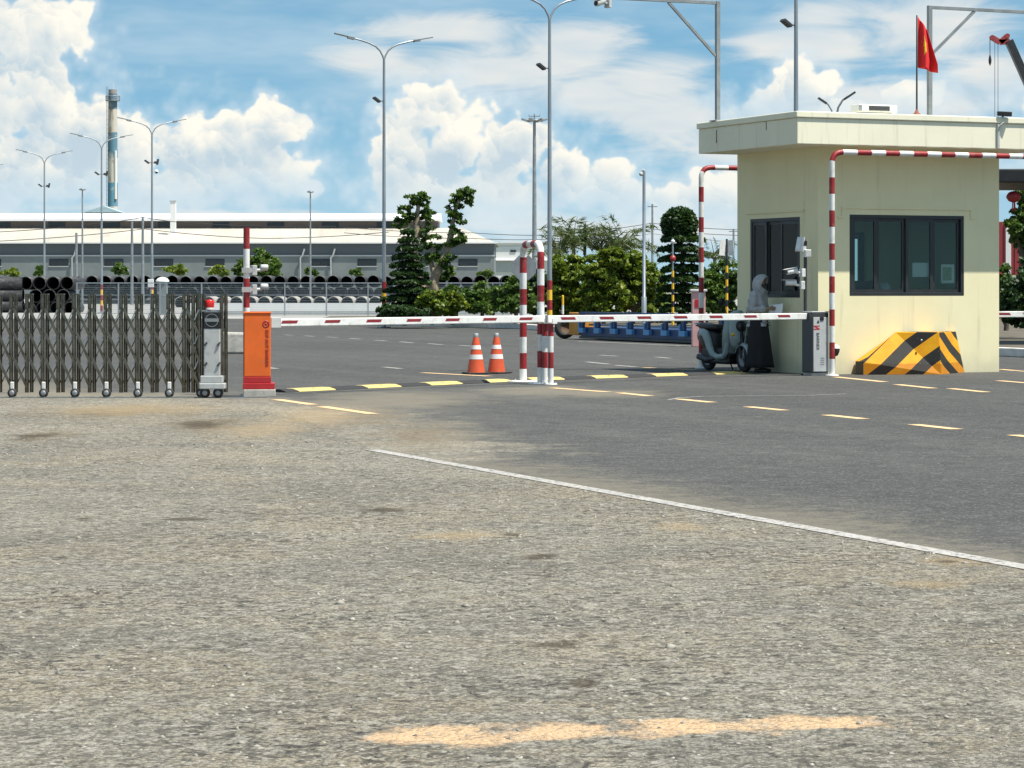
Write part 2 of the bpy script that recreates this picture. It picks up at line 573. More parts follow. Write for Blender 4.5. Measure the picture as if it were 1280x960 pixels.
def cream_mat(name, base, dirt_amt):
    m = bpy.data.materials.new(name)
    m.use_nodes = True
    g = NG(m.node_tree)
    b = m.node_tree.nodes['Principled BSDF']
    t = g.new('ShaderNodeTexCoord').outputs['Object']
    c = g.mix(g.ramp(g.noise(t, 1.2, 5.0, 0.6), 0.3, 0.7), tuple(x * 0.94 for x in base), base)
    # rain streaks and a splash band near the ground, as worn plaster has
    ts = g.vm('MULTIPLY', t, (7, 7, 0.5))
    st = g.ramp(g.noise(ts, 1.0, 5.0, 0.6), 0.55, 0.8)
    c = g.mix(g.math('MULTIPLY', st, dirt_amt), c, (0.42, 0.38, 0.26))
    z = g.sep(t)[2]
    sp = g.math('MULTIPLY', g.ramp(g.math('ADD', z, g.math('MULTIPLY', g.noise(t, 3, 4), 0.4)), 0.15, 0.62, 1.0, 0.0), 0.5)
    c = g.mix(sp, c, (0.45, 0.42, 0.32))
    g.put(b.inputs['Base Color'], c)
    b.inputs['Roughness'].default_value = 0.85
    n = g.new('ShaderNodeBump')
    n.inputs['Strength'].default_value = 0.15
    n.inputs['Distance'].default_value = 0.01
    g.put(n.inputs['Height'], g.noise(t, 50, 3))
    g.put(b.inputs['Normal'], n.outputs[0])
    return m


M['cream'] = cream_mat('cream_plaster', (0.82, 0.757, 0.485), 0.42)
M['fascia'] = cream_mat('cream_fascia_plaster', (0.84, 0.80, 0.62), 0.5)


def glass_mat():
    m = bpy.data.materials.new('tinted_window_glass')
    m.use_nodes = True
    nt = m.node_tree
    g = NG(nt)
    nt.nodes.remove(nt.nodes['Principled BSDF'])
    tr = g.new('ShaderNodeBsdfTransparent')
    tr.inputs['Color'].default_value = (0.80, 0.88, 0.86, 1)
    gl = g.new('ShaderNodeBsdfGlossy')
    gl.inputs['Roughness'].default_value = 0.03
    gl.inputs['Color'].default_value = (0.45, 0.52, 0.54, 1)
    fr = g.new('ShaderNodeFresnel')
    fr.inputs['IOR'].default_value = 1.45
    mx = g.new('ShaderNodeMixShader')
    nt.links.new(fr.outputs[0], mx.inputs[0])
    nt.links.new(tr.outputs[0], mx.inputs[1])
    nt.links.new(gl.outputs[0], mx.inputs[2])
    nt.links.new(mx.outputs[0], nt.nodes['Material Output'].inputs['Surface'])
    return m


M['glass'] = glass_mat()


def mesh_panel_mat():
    """welded wire mesh: real holes, as thin wires of a fence this far away would leave"""
    m = bpy.data.materials.new('welded_wire_mesh')
    m.use_nodes = True
    nt = m.node_tree
    g = NG(nt)
    b = nt.nodes['Principled BSDF']
    b.inputs['Base Color'].default_value = (0.22, 0.27, 0.30, 1)
    b.inputs['Roughness'].default_value = 0.5
    x, y, z = g.sep(g.new('ShaderNodeTexCoord').outputs['Object'])
    wx = g.math('LESS_THAN', g.math('FRACT', g.math('DIVIDE', x, 0.06)), 0.14)
    wz = g.math('LESS_THAN', g.math('FRACT', g.math('DIVIDE', z, 0.12)), 0.07)
    a = g.math('MAXIMUM', wx, wz)
    g.put(b.inputs['Alpha'], a)
    return m


M['mesh'] = mesh_panel_mat()


# ------------------------------------------------------------------ ground
def stain(g, vec, items, noise_scale, amt, lo=0.0, hi=0.5, detail=5.0):
    b = g.blobs(vec, items, 0.0)
    n = g.noise(vec, noise_scale, detail, 0.65)
    return g.ramp(g.math('ADD', b, g.math('MULTIPLY', g.math('SUBTRACT', n, 0.5), amt)), lo, hi)


def el(px0, py0, px1, py1):
    """ground ellipse that covers the given box of the photograph"""
    cy = (py0 + py1) / 2
    a, b, c = gnd((px0 + px1) / 2, py0), gnd((px0 + px1) / 2, py1), gnd((px0 + px1) / 2, cy)
    d = c.y
    return ((px0 + px1) / 2 - CX) * d / F, (a.y + b.y) / 2, (px1 - px0) / 2 * d / F, (a.y - b.y) / 2


def gravel_nodes(g, m, t):
    """colour, cell texture, fine noise and per-stone random of the compacted gravel"""
    big = g.noise(t, 0.30, 8.0, 0.68)
    mid = g.noise(t, 1.7, 8.0, 0.72)
    c = g.mix(g.ramp(big, 0.35, 0.65), (0.262, 0.244, 0.198), (0.405, 0.378, 0.305))
    c = g.mix(g.ramp(mid, 0.48, 0.72, 0.0, 0.75), c, (0.41, 0.345, 0.24))
    c = g.mix(g.ramp(g.noise(t, 4.5, 8.0, 0.75), 0.5, 0.34, 0.0, 0.5), c, (0.135, 0.127, 0.108))
    tan = g.ramp(g.noise(t, 0.42, 8.0, 0.7, 0.6), 0.46, 0.62)
    c = g.mix(g.math('MULTIPLY', tan, 0.6), c, (0.42, 0.355, 0.25))
    gry = g.ramp(g.noise(g.vm('ADD', t, (31.0, 17.0, 0.0)), 0.55, 8.0, 0.7, 0.6), 0.5, 0.64)
    c = g.mix(g.math('MULTIPLY', gry, 0.55), c, (0.285, 0.273, 0.238))
    # individual stones: a colour per cell, dark joints painted for the shade between them
    v = g.new('ShaderNodeTexVoronoi')
    g.put(v.inputs['Vector'], t)
    v.inputs['Scale'].default_value = 48
    sep = g.new('ShaderNodeSeparateColor')
    g.nt.links.new(v.outputs['Color'], sep.inputs[0])
    rc = sep.outputs[0]
    c = g.mix(g.math('MULTIPLY', g.ramp(rc, 0.0, 0.42, 0.62, 0.0), g.ramp(mid, 0.3, 0.6, 1.0, 0.5)), c, (0.085, 0.08, 0.072))
    c = g.mix(g.ramp(rc, 0.7, 1.0, 0.0, 0.42), c, (0.50, 0.475, 0.42))
    c = g.mix(g.ramp(v.outputs['Distance'], 0.42, 0.7, 0.0, 0.55), c, (0.07, 0.066, 0.058))
    w2 = g.new('ShaderNodeTexVoronoi')
    g.put(w2.inputs['Vector'], g.vm('ADD', t, g.vm('SCALE', g.comb(g.noise(t, 30, 2.0), g.noise(t, 31, 2.0), 0.0), None, 0.03)))
    w2.inputs['Scale'].default_value = 23
    s2 = g.new('ShaderNodeSeparateColor')
    g.nt.links.new(w2.outputs['Color'], s2.inputs[0])
    c = g.mix(g.ramp(s2.outputs[0], 0.0, 0.28, 0.62, 0.0), c, (0.09, 0.085, 0.072))
    c = g.mix(g.ramp(s2.outputs[1], 0.72, 1.0, 0.0, 0.5), c, (0.50, 0.475, 0.41))
    fine = g.noise(t, 160, 3.0, 0.7)
    rough = g.ramp(g.noise(t, 0.8, 6.0, 0.65), 0.40, 0.62, 0.25, 1.0)
    pit_shade = g.math('MULTIPLY', g.ramp(g.noise(t, 15.0, 3.0, 0.6, 0.5), 0.55, 0.60), rough)  # dark flecks put the shade of small hollows into the colour
    c = g.mix(g.math('MULTIPLY', pit_shade, 0.8), c, (0.05, 0.046, 0.04))
    pit_shade2 = g.math('MULTIPLY', g.ramp(g.noise(t, 7.0, 5.0, 0.72, 0.8), 0.57, 0.63), rough)
    c = g.mix(g.math('MULTIPLY', pit_shade2, 0.6), c, (0.085, 0.078, 0.064))
    c = g.mix(g.ramp(fine, 0.3, 0.55, 0.45, 0.0), c, (0.08, 0.075, 0.065))
    brown = [el(-40, 504, 330, 530), el(185, 518, 350, 548), el(0, 535, 120, 556), el(330, 500, 560, 545), el(420, 520, 640, 575)]
    sand2 = [el(480, 660, 660, 680), el(800, 650, 900, 668), el(1120, 690, 1280, 715), el(560, 575, 700, 590), el(230, 520, 420, 560),
             el(300, 500, 480, 545), el(700, 540, 900, 640), el(1080, 720, 1240, 740), el(0, 500, 330, 525)]
    c = g.mix(g.math('MULTIPLY', stain(g, t, brown, 1.8, 2.6, 0.1, 1.0, 8.0), 0.6), c, (0.17, 0.125, 0.07))
    c = g.mix(g.math('MULTIPLY', stain(g, t, sand2, 3.0, 1.6, 0.1, 0.9), 0.5), c, (0.40, 0.30, 0.17))
    return c, v, fine, rc, mid


def gravel_mat():
    m = bpy.data.materials.new('compacted_gravel')
    m.use_nodes = True
    g = NG(m.node_tree)
    b = m.node_tree.nodes['Principled BSDF']
    t = g.new('ShaderNodeTexCoord').outputs['Object']
    c, v, fine, rc, mid = gravel_nodes(g, m, t)
    # spilled laterite sand and damp or oily stains, each with its own outline
    sand = [el(415, 902, 700, 940), el(560, 900, 860, 932), el(720, 897, 1010, 924), el(880, 893, 1150, 918)]
    dk = [el(626, 800, 750, 816), el(185, 646, 280, 654), el(190, 523, 300, 540), el(640, 692, 710, 702), el(440, 634, 520, 642), el(700, 846, 760, 866),
          el(85, 647, 120, 651), el(0, 540, 90, 552), el(1160, 700, 1210, 706), el(620, 666, 660, 672)]
    c = g.mix(g.math('MULTIPLY', stain(g, t, sand, 5.0, 2.2, 0.1, 0.7, 8.0), g.ramp(rc, 0.05, 0.4, 0.45, 0.95)), c, (0.70, 0.48, 0.285))
    c = g.mix(g.math('MULTIPLY', stain(g, t, dk, 3.0, 2.2, 0.15, 0.8, 8.0), 0.75), c, (0.07, 0.055, 0.035))
    g.put(b.inputs['Base Color'], c)
    b.inputs['Roughness'].default_value = 0.95
    b.inputs['Specular IOR Level'].default_value = 0.2
    n = g.new('ShaderNodeBump')
    n.inputs['Strength'].default_value = 0.9
    n.inputs['Distance'].default_value = 0.02
    h = g.math('ADD', g.math('MULTIPLY', v.outputs['Distance'], -0.9), g.math('MULTIPLY', fine, 0.5))
    h = g.math('ADD', h, g.math('MULTIPLY', g.noise(t, 15, 6.0, 0.7), 2.6))
    g.put(n.inputs['Height'], h)
    g.put(b.inputs['Normal'], n.outputs[0])
    return m


EDGE_PX = [(470, 563), (420, 545), (385, 527), (330, 512), (240, 503), (100, 500), (-200, 500), (-900, 500)]


_d = (gnd(1280, 710) - gnd(465, 563)).normalized()
EDGE_N = (-_d.y, _d.x, 0.0)


def asphalt_mat():
    m = bpy.data.materials.new('worn_asphalt')
    m.use_nodes = True
    g = NG(m.node_tree)
    b = m.node_tree.nodes['Principled BSDF']
    t = g.new('ShaderNodeTexCoord').outputs['Object']
    c = g.mix(g.ramp(g.noise(t, 0.12, 4.0), 0.35, 0.65), (0.050, 0.051, 0.048), (0.066, 0.066, 0.062))
    # wheel-worn bands along the road
    along = g.comb(g.vm('DOT_PRODUCT', t, tuple(U)), g.math('MULTIPLY', g.vm('DOT_PRODUCT', t, tuple(V)), 0.05), 0)
    c = g.mix(g.ramp(g.noise(along, 0.9, 4.0), 0.42, 0.7, 0.0, 0.6), c, (0.088, 0.086, 0.081))
    c = g.mix(g.ramp(g.noise(t, 1.6, 8.0, 0.75), 0.42, 0.7, 0.0, 0.8), c, (0.036, 0.0365, 0.035))
    c = g.mix(g.ramp(g.noise(t, 7.0, 8.0, 0.75), 0.5, 0.7, 0.0, 0.55), c, (0.125, 0.120, 0.11))
    v = g.new('ShaderNodeTexVoronoi')
    g.put(v.inputs['Vector'], t)
    v.inputs['Scale'].default_value = 60
    sep = g.new('ShaderNodeSeparateColor')
    m.node_tree.links.new(v.outputs['Color'], sep.inputs[0])
    c = g.mix(g.ramp(sep.outputs[1], 0.75, 1.0, 0.0, 0.5), c, (0.20, 0.195, 0.18))
    c = g.mix(g.ramp(sep.outputs[0], 0.0, 0.3, 0.5, 0.0), c, (0.03, 0.03, 0.031))
    # dust blown in from the gravel
    dust = [el(300, 494, 560, 540), el(400, 520, 620, 590), el(-200, 486, 380, 508), el(340, 484, 650, 520), el(560, 480, 800, 500), el(640, 484, 860, 500)]
    c = g.mix(g.math('MULTIPLY', stain(g, t, dust, 1.1, 1.7, 0.0, 0.8, 7.0), 0.62), c, (0.20, 0.176, 0.13))
    # the frayed edge: gravel spread over the asphalt, thinning with distance from the edge
    near = None
    chain = [gnd(*q) for q in EDGE_PX]
    for p, q in zip(chain[:-1], chain[1:]):
        ab = q - p
        w = g.math('DIVIDE', g.vm('DOT_PRODUCT', g.vm('SUBTRACT', t, tuple(p)), tuple(ab)), ab.length_squared, clamp=True)
        ds = g.vm('LENGTH', g.vm('SUBTRACT', g.vm('SUBTRACT', t, tuple(p)), g.vm('SCALE', tuple(ab), None, w)))
        near = ds if near is None else g.math('MINIMUM', near, ds)
    n1 = g.noise(t, 1.4, 8.0, 0.7)
    mask = g.ramp(g.math('SUBTRACT', near, g.math('MULTIPLY', g.math('SUBTRACT', n1, 0.40), 4.0)), 0.2, 1.6, 1.0, 0.0)
    dl = g.math('DIVIDE', g.math('ABSOLUTE', g.vm('DOT_PRODUCT', g.vm('SUBTRACT', t, tuple(gnd(465, 563))), EDGE_N)), 2.2)
    dm = g.math('SUBTRACT', g.math('ADD', g.math('MULTIPLY', g.noise(t, 5.0, 8.0, 0.78), 1.5), g.math('MULTIPLY', g.noise(t, 0.5, 4.0), 0.9)), g.math('ADD', dl, 0.55))
    c = g.mix(g.ramp(dm, 0.1, 0.7, 0.0, 0.6), c, (0.19, 0.168, 0.125))
    gc, gv, gf, _, _ = gravel_nodes(g, m, t)
    gc = g.mix(1.0, gc, (0.80, 0.79, 0.77), 'MULTIPLY')
    c = g.mix(mask, c, gc)
    c = g.mix(g.math('MULTIPLY', g.ramp(g.noise(t, 3.5, 6.0, 0.7), 0.55, 0.75), 0.35), c, (0.17, 0.155, 0.13))
    g.put(b.inputs['Base Color'], c)
    b.inputs['Roughness'].default_value = 0.85
    b.inputs['Specular IOR Level'].default_value = 0.3
    n = g.new('ShaderNodeBump')
    n.inputs['Strength'].default_value = 0.5
    n.inputs['Distance'].default_value = 0.012
    g.put(n.inputs['Height'], g.math('ADD', g.math('MULTIPLY', v.outputs['Distance'], -0.6), g.noise(t, 18, 4.0, 0.6)))
    g.put(b.inputs['Normal'], n.outputs[0])
    return m


def paint_mat(name, base, wear, under=(0.10, 0.098, 0.092)):
    m = bpy.data.materials.new(name)
    m.use_nodes = True
    g = NG(m.node_tree)
    b = m.node_tree.nodes['Principled BSDF']
    t = g.new('ShaderNodeTexCoord').outputs['Object']
    c = g.mix(g.ramp(g.noise(t, 3.0, 4.0), 0.3, 0.7), tuple(x * 0.85 for x in base), base)
    c = g.mix(g.ramp(g.noise(t, 22.0, 6.0, 0.75), wear, wear + 0.1), c, under)
    c = g.mix(g.ramp(g.noise(t, 1.3, 5.0, 0.6), 0.5, 0.8, 0.0, 0.5), c, (0.34, 0.29, 0.21))
    g.put(b.inputs['Base Color'], c)
    b.inputs['Roughness'].default_value = 0.8
    return m


M['gravel'] = gravel_mat()
M['asphalt'] = asphalt_mat()
M['line_w'] = paint_mat('worn_white_road_paint', (0.40, 0.385, 0.36), 0.50)
M['line_y'] = paint_mat('worn_yellow_road_paint', (0.74, 0.50, 0.26), 0.56)
M['yard'] = mat('pale_concrete_paving', (0.27, 0.265, 0.25), 0.9, 0.15, 0.1, dirt=((0.22, 0.21, 0.19), 0.6))
M['far'] = mat('dry_open_land', (0.15, 0.16, 0.10), 1.0, 0.3, 0.01)


def sheet(name, poly, z, m, kind='structure', cuts=None):
    mb = MB()
    mb.add([(p[0], p[1], z) for p in poly], [tuple(range(len(poly)))])
    o = obj(name, mb, m)
    return tag(o, kind=kind)


far = []
for i in range(48):
    a = 2 * math.pi * i / 48
    far.append((6000 * math.cos(a), 6000 * math.sin(a)))
sheet('terrain', far, -0.02, M['far'])
# the gravel lies over the road's near edge: the white line, then the frayed dusty edge towards the gate
LA, LB = gnd(465, 563), gnd(1280, 710)
LD = (LB - LA).normalized()
e_line = [LA + LD * q for q in (45.0, 30.0, 15.0, 0.0)]
e_rest = [gnd(*q) for q in EDGE_PX[1:]] + [gnd(-2500, 500)]
edge = e_line + e_rest
frayed = edge[:4]
for a, b in zip(edge[3:-1], edge[4:]):
    n_ = max(2, int(abs(b.x - a.x) / 0.10)) if b.x > -12 else 2
    for i in range(1, n_ + 1):
        q_ = a.lerp(b, i / n_)
        frayed.append(q_ + Vector((0, 0.45 * math.sin(q_.x * 5.1) * math.sin(q_.x * 2.3 + 1) + rng.normal(0, 0.16), 0)) if b.x > -12 and i < n_ else q_)
sheet('gravel_yard', [(p.x, p.y) for p in frayed] + [(-70, frayed[-1].y), (-70, -30)] + [(frayed[0].x, -30)], 0.004, M['gravel'])
sheet('road', [(-70, -30), (60, -30), (60, 132), (-70, 132)], 0.0, M['asphalt'])
sheet('storage_yard', [(-160, 132), (120, 132), (120, 420), (-160, 420)], -0.004, M['yard'])


# ------------------------------------------------------------------ painted markings (one sheet per colour of line)
def strip(mb, a, b, w, z=0.004):
    a, b = Vector(a), Vector(b)
    d = (b - a).normalized()
    n = Vector((-d.y, d.x, 0)) * (w / 2)
    mb.add([(p.x, p.y, z) for p in (a - n, b - n, b + n, a + n)], [(0, 1, 2, 3)])


lw = MB()
strip(lw, LA, LA + LD * 26, 0.135, 0.008)
tag(obj('edge_line', lw, M['line_w']), kind='structure')
ly = MB()
for a, b in (((690, 485), (760, 490.2)), ((774, 491.2), (812, 495.2)), ((848, 499), (890, 503.2)), ((935, 508.6), (981, 513.2)), ((1033, 518.9), (1080, 523.9)),
             ((1142, 530.8), (1196, 536.8)), ((1266, 544), (1326, 550.6)),
             ((1044, 471.3), (1106, 477.6)), ((1121, 480.8), (1167, 485.6)), ((1188, 485.8), (1233, 490.4)), ((1248, 476), (1300, 480.2)),
             ((346, 499.6), (391, 506)), ((402, 508.4), (466, 517.6)),
             ((528, 466), (612, 470.4)), ((805, 459.6), (872, 462.4)), ((1250, 461.8), (1284, 464.6))):
    strip(ly, gnd(*a), gnd(*b), 0.16)
tag(obj('lane_dashes', ly, M['line_y']), kind='structure')
lw2 = MB()
for a, b in (((355, 418.6), (367, 419.2)), ((381, 419.8), (393, 420.6)), ((408, 421.2), (422, 422)), ((437, 423), (451, 424)), ((468, 425.2), (483, 426.2)),
             ((500, 427.2), (516, 428.6)), ((535, 429.6), (553, 431)), ((575, 431.8), (591, 433)),
             ((480, 459), (501, 461)), ((733, 452.5), (762, 455.5)), ((768, 456.6), (797, 459)), ((750, 444), (772, 445.4)), ((845, 432.8), (866, 433.6)),
             ((722, 426.6), (872, 433.2)), ((330, 459), (346, 461)), ((820, 446.5), (838, 448))):
    strip(lw2, gnd(*a), gnd(*b), 0.13)
tag(obj('far_lane_marks', lw2, M['line_w']), kind='structure')
sc = MB()
pts = [gnd(x, y) for x, y in ((835, 500), (850, 497.5), (880, 495.6), (960, 495), (1010, 494.5), (1058, 492.6))]
for a, b in zip(pts[:-1], pts[1:]):
    strip(sc, a, b, 0.08)
tag(obj('worn_stop_line', sc, paint_mat('nearly_gone_white_paint', (0.33, 0.32, 0.30), 0.47)), kind='structure')

# loose stones on the gravel
n_st = 10000
d = 8.0 * (26.0 / 8.0) ** rng.random(n_st)
xx = (rng.random(n_st) - 0.5) * 0.44 * d
wl = gnd(465, 563)
keep = ((xx - LA.x) * -LD.y + (d - LA.y) * LD.x) < 0.05 - np.abs(rng.normal(0, 0.12, n_st))
xx, d = xx[keep], d[keep]
k = len(xx)
szs = 0.003 + 0.0075 * rng.random(k) ** 3 + 0.0003 * (d - 8) * rng.random(k)
szs[rng.random(k) < 0.004] *= 2.0
base6 = np.array([(1, 0, 0), (0, 1, 0), (-1, 0, 0), (0, -1, 0), (0, 0, 0.75), (0, 0, -0.6)], float)
vv = base6[None] * (1 + rng.normal(0, 0.28, (k, 6, 3))) + rng.normal(0, 0.22, (k, 6, 3))
th = rng.random(k) * 6.28
cs, sn = np.cos(th)[:, None], np.sin(th)[:, None]
vx = (vv[..., 0] * cs - vv[..., 1] * sn) * szs[:, None] * 1.5 + xx[:, None]
vy = (vv[..., 0] * sn + vv[..., 1] * cs) * szs[:, None] * 1.2 + d[:, None]
vz = vv[..., 2] * szs[:, None] + szs[:, None] * 0.3
co = np.stack([vx, vy, vz], -1).reshape(-1, 3)
tri = np.array([(0, 1, 4), (1, 2, 4), (2, 3, 4), (3, 0, 4), (1, 0, 5), (2, 1, 5), (3, 2, 5), (0, 3, 5)])
fi = (tri[None] + (np.arange(k) * 6)[:, None, None]).reshape(-1, 3)


def fast_mesh(name, co_, faces_, mats):
    me = bpy.data.meshes.new(name)
    nf, w = faces_.shape
    me.vertices.add(len(co_))
    me.vertices.foreach_set('co', co_.astype(np.float32).ravel())
    me.loops.add(nf * w)
    me.loops.foreach_set('vertex_index', faces_.astype(np.int32).ravel())
    me.polygons.add(nf)
    me.polygons.foreach_set('loop_start', (np.arange(nf) * w).astype(np.int32))
    me.polygons.foreach_set('loop_total', np.full(nf, w, np.int32))
    for mm in (mats if isinstance(mats, list) else [mats]):
        me.materials.append(mm)
    me.update(calc_edges=True)
    return me


def stones_mat():
    m = bpy.data.materials.new('loose_gravel_stone')
    m.use_nodes = True
    g = NG(m.node_tree)
    b = m.node_tree.nodes['Principled BSDF']
    r = g.new('ShaderNodeNewGeometry').outputs['Random Per Island']
    c = g.mix(g.ramp(r, 0.0, 0.6), (0.13, 0.122, 0.105), (0.30, 0.28, 0.235))
    c = g.mix(g.ramp(r, 0.7, 1.0), c, (0.36, 0.34, 0.29))
    g.put(b.inputs['Base Color'], c)
    b.inputs['Roughness'].default_value = 0.95
    return m


tag(link('loose_gravel', fast_mesh('loose_gravel', co, fi, stones_mat())), kind='stuff')


# ------------------------------------------------------------------ text as mesh
def lettering(name, text, size, m, parent, loc, rot, extrude=0.002, align='CENTER'):
    cu = bpy.data.curves.new(name, 'FONT')
    cu.body = text
    cu.size = size
    cu.extrude = extrude
    cu.align_x = align
    cu.align_y = 'CENTER'
    tmp = bpy.data.objects.new(name, cu)
    COL.objects.link(tmp)
    dg = bpy.context.evaluated_depsgraph_get()
    me = bpy.data.meshes.new_from_object(tmp.evaluated_get(dg))
    bpy.data.objects.remove(tmp)
    me.materials.clear()
    me.materials.append(m)
    o = link(name, me, parent)
    o.location = loc
    o.rotation_euler = rot
    return o


# ------------------------------------------------------------------ kerbed planting island
K0, K1 = gnd(388, 405.2), gnd(648, 411)
isl = [K0, K1, gnd(716, 416.5), gnd(905, 430), gnd(1400, 452), Vector((60, 90, 0)), Vector((60, 131, 0)), Vector((-9, 131, 0))]
mb = MB()
n_i = len(isl)
top = [(p.x, p.y, 0.14) for p in isl]
bot = [(p.x, p.y, 0.004) for p in isl]
mb.add(top + bot, [tuple(range(n_i))] + [(i, n_i + i, n_i + (i + 1) % n_i, (i + 1) % n_i) for i in range(n_i)], [0] + [1] * n_i)
tag(obj('planting_bed', mb, [M['soil'], M['kerb']]), kind='structure')
mb = MB()
for a, b in zip(isl[:4], isl[1:5]):
    dv = (b - a).normalized()
    nn = Vector((-dv.y, dv.x, 0))
    L = (b - a).length
    mb.box(None, (L, 0.22, 0.19), 0, 0, Matrix.Translation((a + b) / 2 + nn * 0.06 + Vector((0, 0, 0.096))) @ Matrix.Rotation(math.atan2(dv.y, dv.x), 4, 'Z'))
tag(obj('kerb', mb, M['kerb'], bevel=0.02), kind='structure')

# ------------------------------------------------------------------ guard house
C0 = Vector((5.23, 45.1, 0))
GW, GD = 3.67, 2.88
gh = thing('guard_house', 'cream plastered guard house with flat overhanging roof and dark framed windows', 'guard house', C0, UROT)


def wall_with_hole(mb, axis, at_, t, a0, a1, h0, h1, hole):
    """wall slab along x (axis 'x', outer face y=at_) or along y (axis 'y', outer face x=at_)"""
    b0, b1, z0, z1 = hole
    for (p, q, r_, s_) in ((a0, b0, h0, h1), (b1, a1, h0, h1), (b0, b1, h0, z0), (b0, b1, z1, h1)):
        if axis == 'x':
            mb.span(p, q, at_, at_ + t, r_, s_)
        else:
            mb.span(at_, at_ + t, p, q, r_, s_)


WF = (0.62, 2.94, 1.34, 2.74)
WL = (0.62, 2.40, 1.31, 2.71)
mb = MB()
wall_with_hole(mb, 'x', 0.0, 0.18, 0.0, GW, 0.0, 3.89, WF)
wall_with_hole(mb, 'y', 0.0, 0.18, 0.18, GD, 0.0, 3.89, WL)
mb.span(GW - 0.18, GW, 0.18, GD, 0, 3.89)
wall_with_hole(mb, 'x', GD - 0.18, 0.18, 0.18, GW - 0.18, 0, 3.89, (1.0, 2.6, 1.4, 2.5))
obj('wall', mb, M['cream'], gh)
mb = MB()
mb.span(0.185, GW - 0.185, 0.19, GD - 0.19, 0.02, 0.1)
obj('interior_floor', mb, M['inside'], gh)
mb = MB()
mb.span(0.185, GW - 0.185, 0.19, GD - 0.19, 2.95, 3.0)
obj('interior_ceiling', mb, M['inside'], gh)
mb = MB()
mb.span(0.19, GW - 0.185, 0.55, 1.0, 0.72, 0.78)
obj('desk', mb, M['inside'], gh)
RA, RB = 0.78, 0.65
mb = MB()
mb.span(-RA, GW + RA - 0.05, -RB, GD + 0.02, 3.89, 4.33)
rf = obj('roof', mb, M['fascia'], gh, bevel=0.012)
mb = MB()
mb.span(-RA - 0.03, GW + RA - 0.02, -RB - 0.03, GD + 0.05, 4.333, 4.44)
obj('coping', mb, M['fascia'], rf, bevel=0.015)
mb = MB()
mb.span(3.2 - 0.02, 3.2 + 0.02, -RB - 0.035, -RB - 0.003, 3.9, 4.32)
mb.tube([(3.2, -RB - 0.02, 4.25), (3.22, -RB - 0.06, 4.30), (3.3, -RB - 0.06, 4.36)], 0.015, 6)
obj('conduit', mb, M['pgrey'], rf)
for ya, yb_, za, zb_ in ((0.4, 0.42, 4.18, 4.32), (2.2, 2.225, 4.05, 4.28)):
    mb = MB()
    mb.span(-RA - 0.004, -RA - 0.001, ya, yb_, za, zb_)
    obj('stain_crack', mb, M['trunk_d'], rf)
# raised lintel mouldings over both windows
mb = MB()
mb.span(WF[0] - 0.16, WF[1] + 0.16, -0.022, -0.002, WF[3] + 0.10, WF[3] + 0.135)
mb.span(WF[0] - 0.16, WF[0] - 0.125, -0.022, -0.002, WF[3] - 0.06, WF[3] + 0.098)
mb.span(WF[1] + 0.125, WF[1] + 0.16, -0.022, -0.002, WF[3] - 0.06, WF[3] + 0.098)
mb.span(WF[0] - 0.24, WF[0] - 0.162, -0.022, -0.002, WF[3] - 0.06, WF[3] - 0.03)
mb.span(WF[1] + 0.162, WF[1] + 0.24, -0.022, -0.002, WF[3] - 0.06, WF[3] - 0.03)
obj('lintel_moulding', mb, M['cream'], gh)
mb = MB()
mb.span(-0.022, -0.002, WL[0] - 0.15, WL[1] + 0.15, WL[3] + 0.09, WL[3] + 0.12)
obj('lintel_moulding', mb, M['cream'], gh)


def window(name, W_, z0, z1, splits, place, parent):
    """sliding window: frame with sashes and panes; place(x, y, z) turns (along, in, up) into wall coordinates"""
    fr = MB()

    def sp(mb_, a0, a1, y0, y1, c0, c1):
        p, q = place(a0, y0), place(a1, y1)
        mb_.span(min(p[0], q[0]), max(p[0], q[0]), min(p[1], q[1]), max(p[1], q[1]), c0, c1)
    a0, a1 = W_
    T = 0.06
    sp(fr, a0, a1, 0.006, 0.1, z0, z0 + T)
    sp(fr, a0, a1, 0.006, 0.1, z1 - T, z1)
    sp(fr, a0, a0 + T, 0.006, 0.1, z0 + T, z1 - T)
    sp(fr, a1 - T, a1, 0.006, 0.1, z0 + T, z1 - T)
    f = obj(name, fr, M['frame'], parent, bevel=0.004)
    xs = [a0 + T] + [a0 + (a1 - a0) * s for s in splits] + [a1 - T]
    for i in range(len(xs) - 1):
        sa = MB()
        off = 0.018 if i % 2 == 0 else 0.052
        e = 0.055
        p, q = xs[i] + 0.002, xs[i + 1] - 0.002
        sp(sa, p, q, off, off + 0.03, z0 + T + 0.002, z0 + T + e)
        sp(sa, p, q, off, off + 0.03, z1 - T - e, z1 - T - 0.002)
        sp(sa, p, p + e, off, off + 0.03, z0 + T + e, z1 - T - e)
        sp(sa, q - e, q, off, off + 0.03, z0 + T + e, z1 - T - e)
        obj('sash', sa, M['frame'], f)
        gl = MB()
        sp(gl, p + e, q - e, off + 0.012, off + 0.018, z0 + T + e, z1 - T - e)
        obj('pane', gl, M['glass'], f)
    return f


window('front_window', (WF[0], WF[1]), WF[2], WF[3], (0.24, 0.49, 0.73), lambda a, y: (a, y), gh)
window('side_window', (WL[0], WL[1]), WL[2], WL[3], (0.4, 0.68), lambda a, y: (y, a), gh)
window('rear_window', (1.0, 2.6), 1.4, 2.5, (0.5,), lambda a, y: (a, GD - y), gh)
# pale blind strip that shows in the side window
mb = MB()
mb.span(0.20, 0.215, 1.38, 1.47, 1.45, 2.60)
obj('blind_strip', mb, M['pgrey'], gh)


def GH(s, t, z=0.0):
    """guard-house coordinates to world"""
    return C0 + U * s + V * t + Vector((0, 0, z))


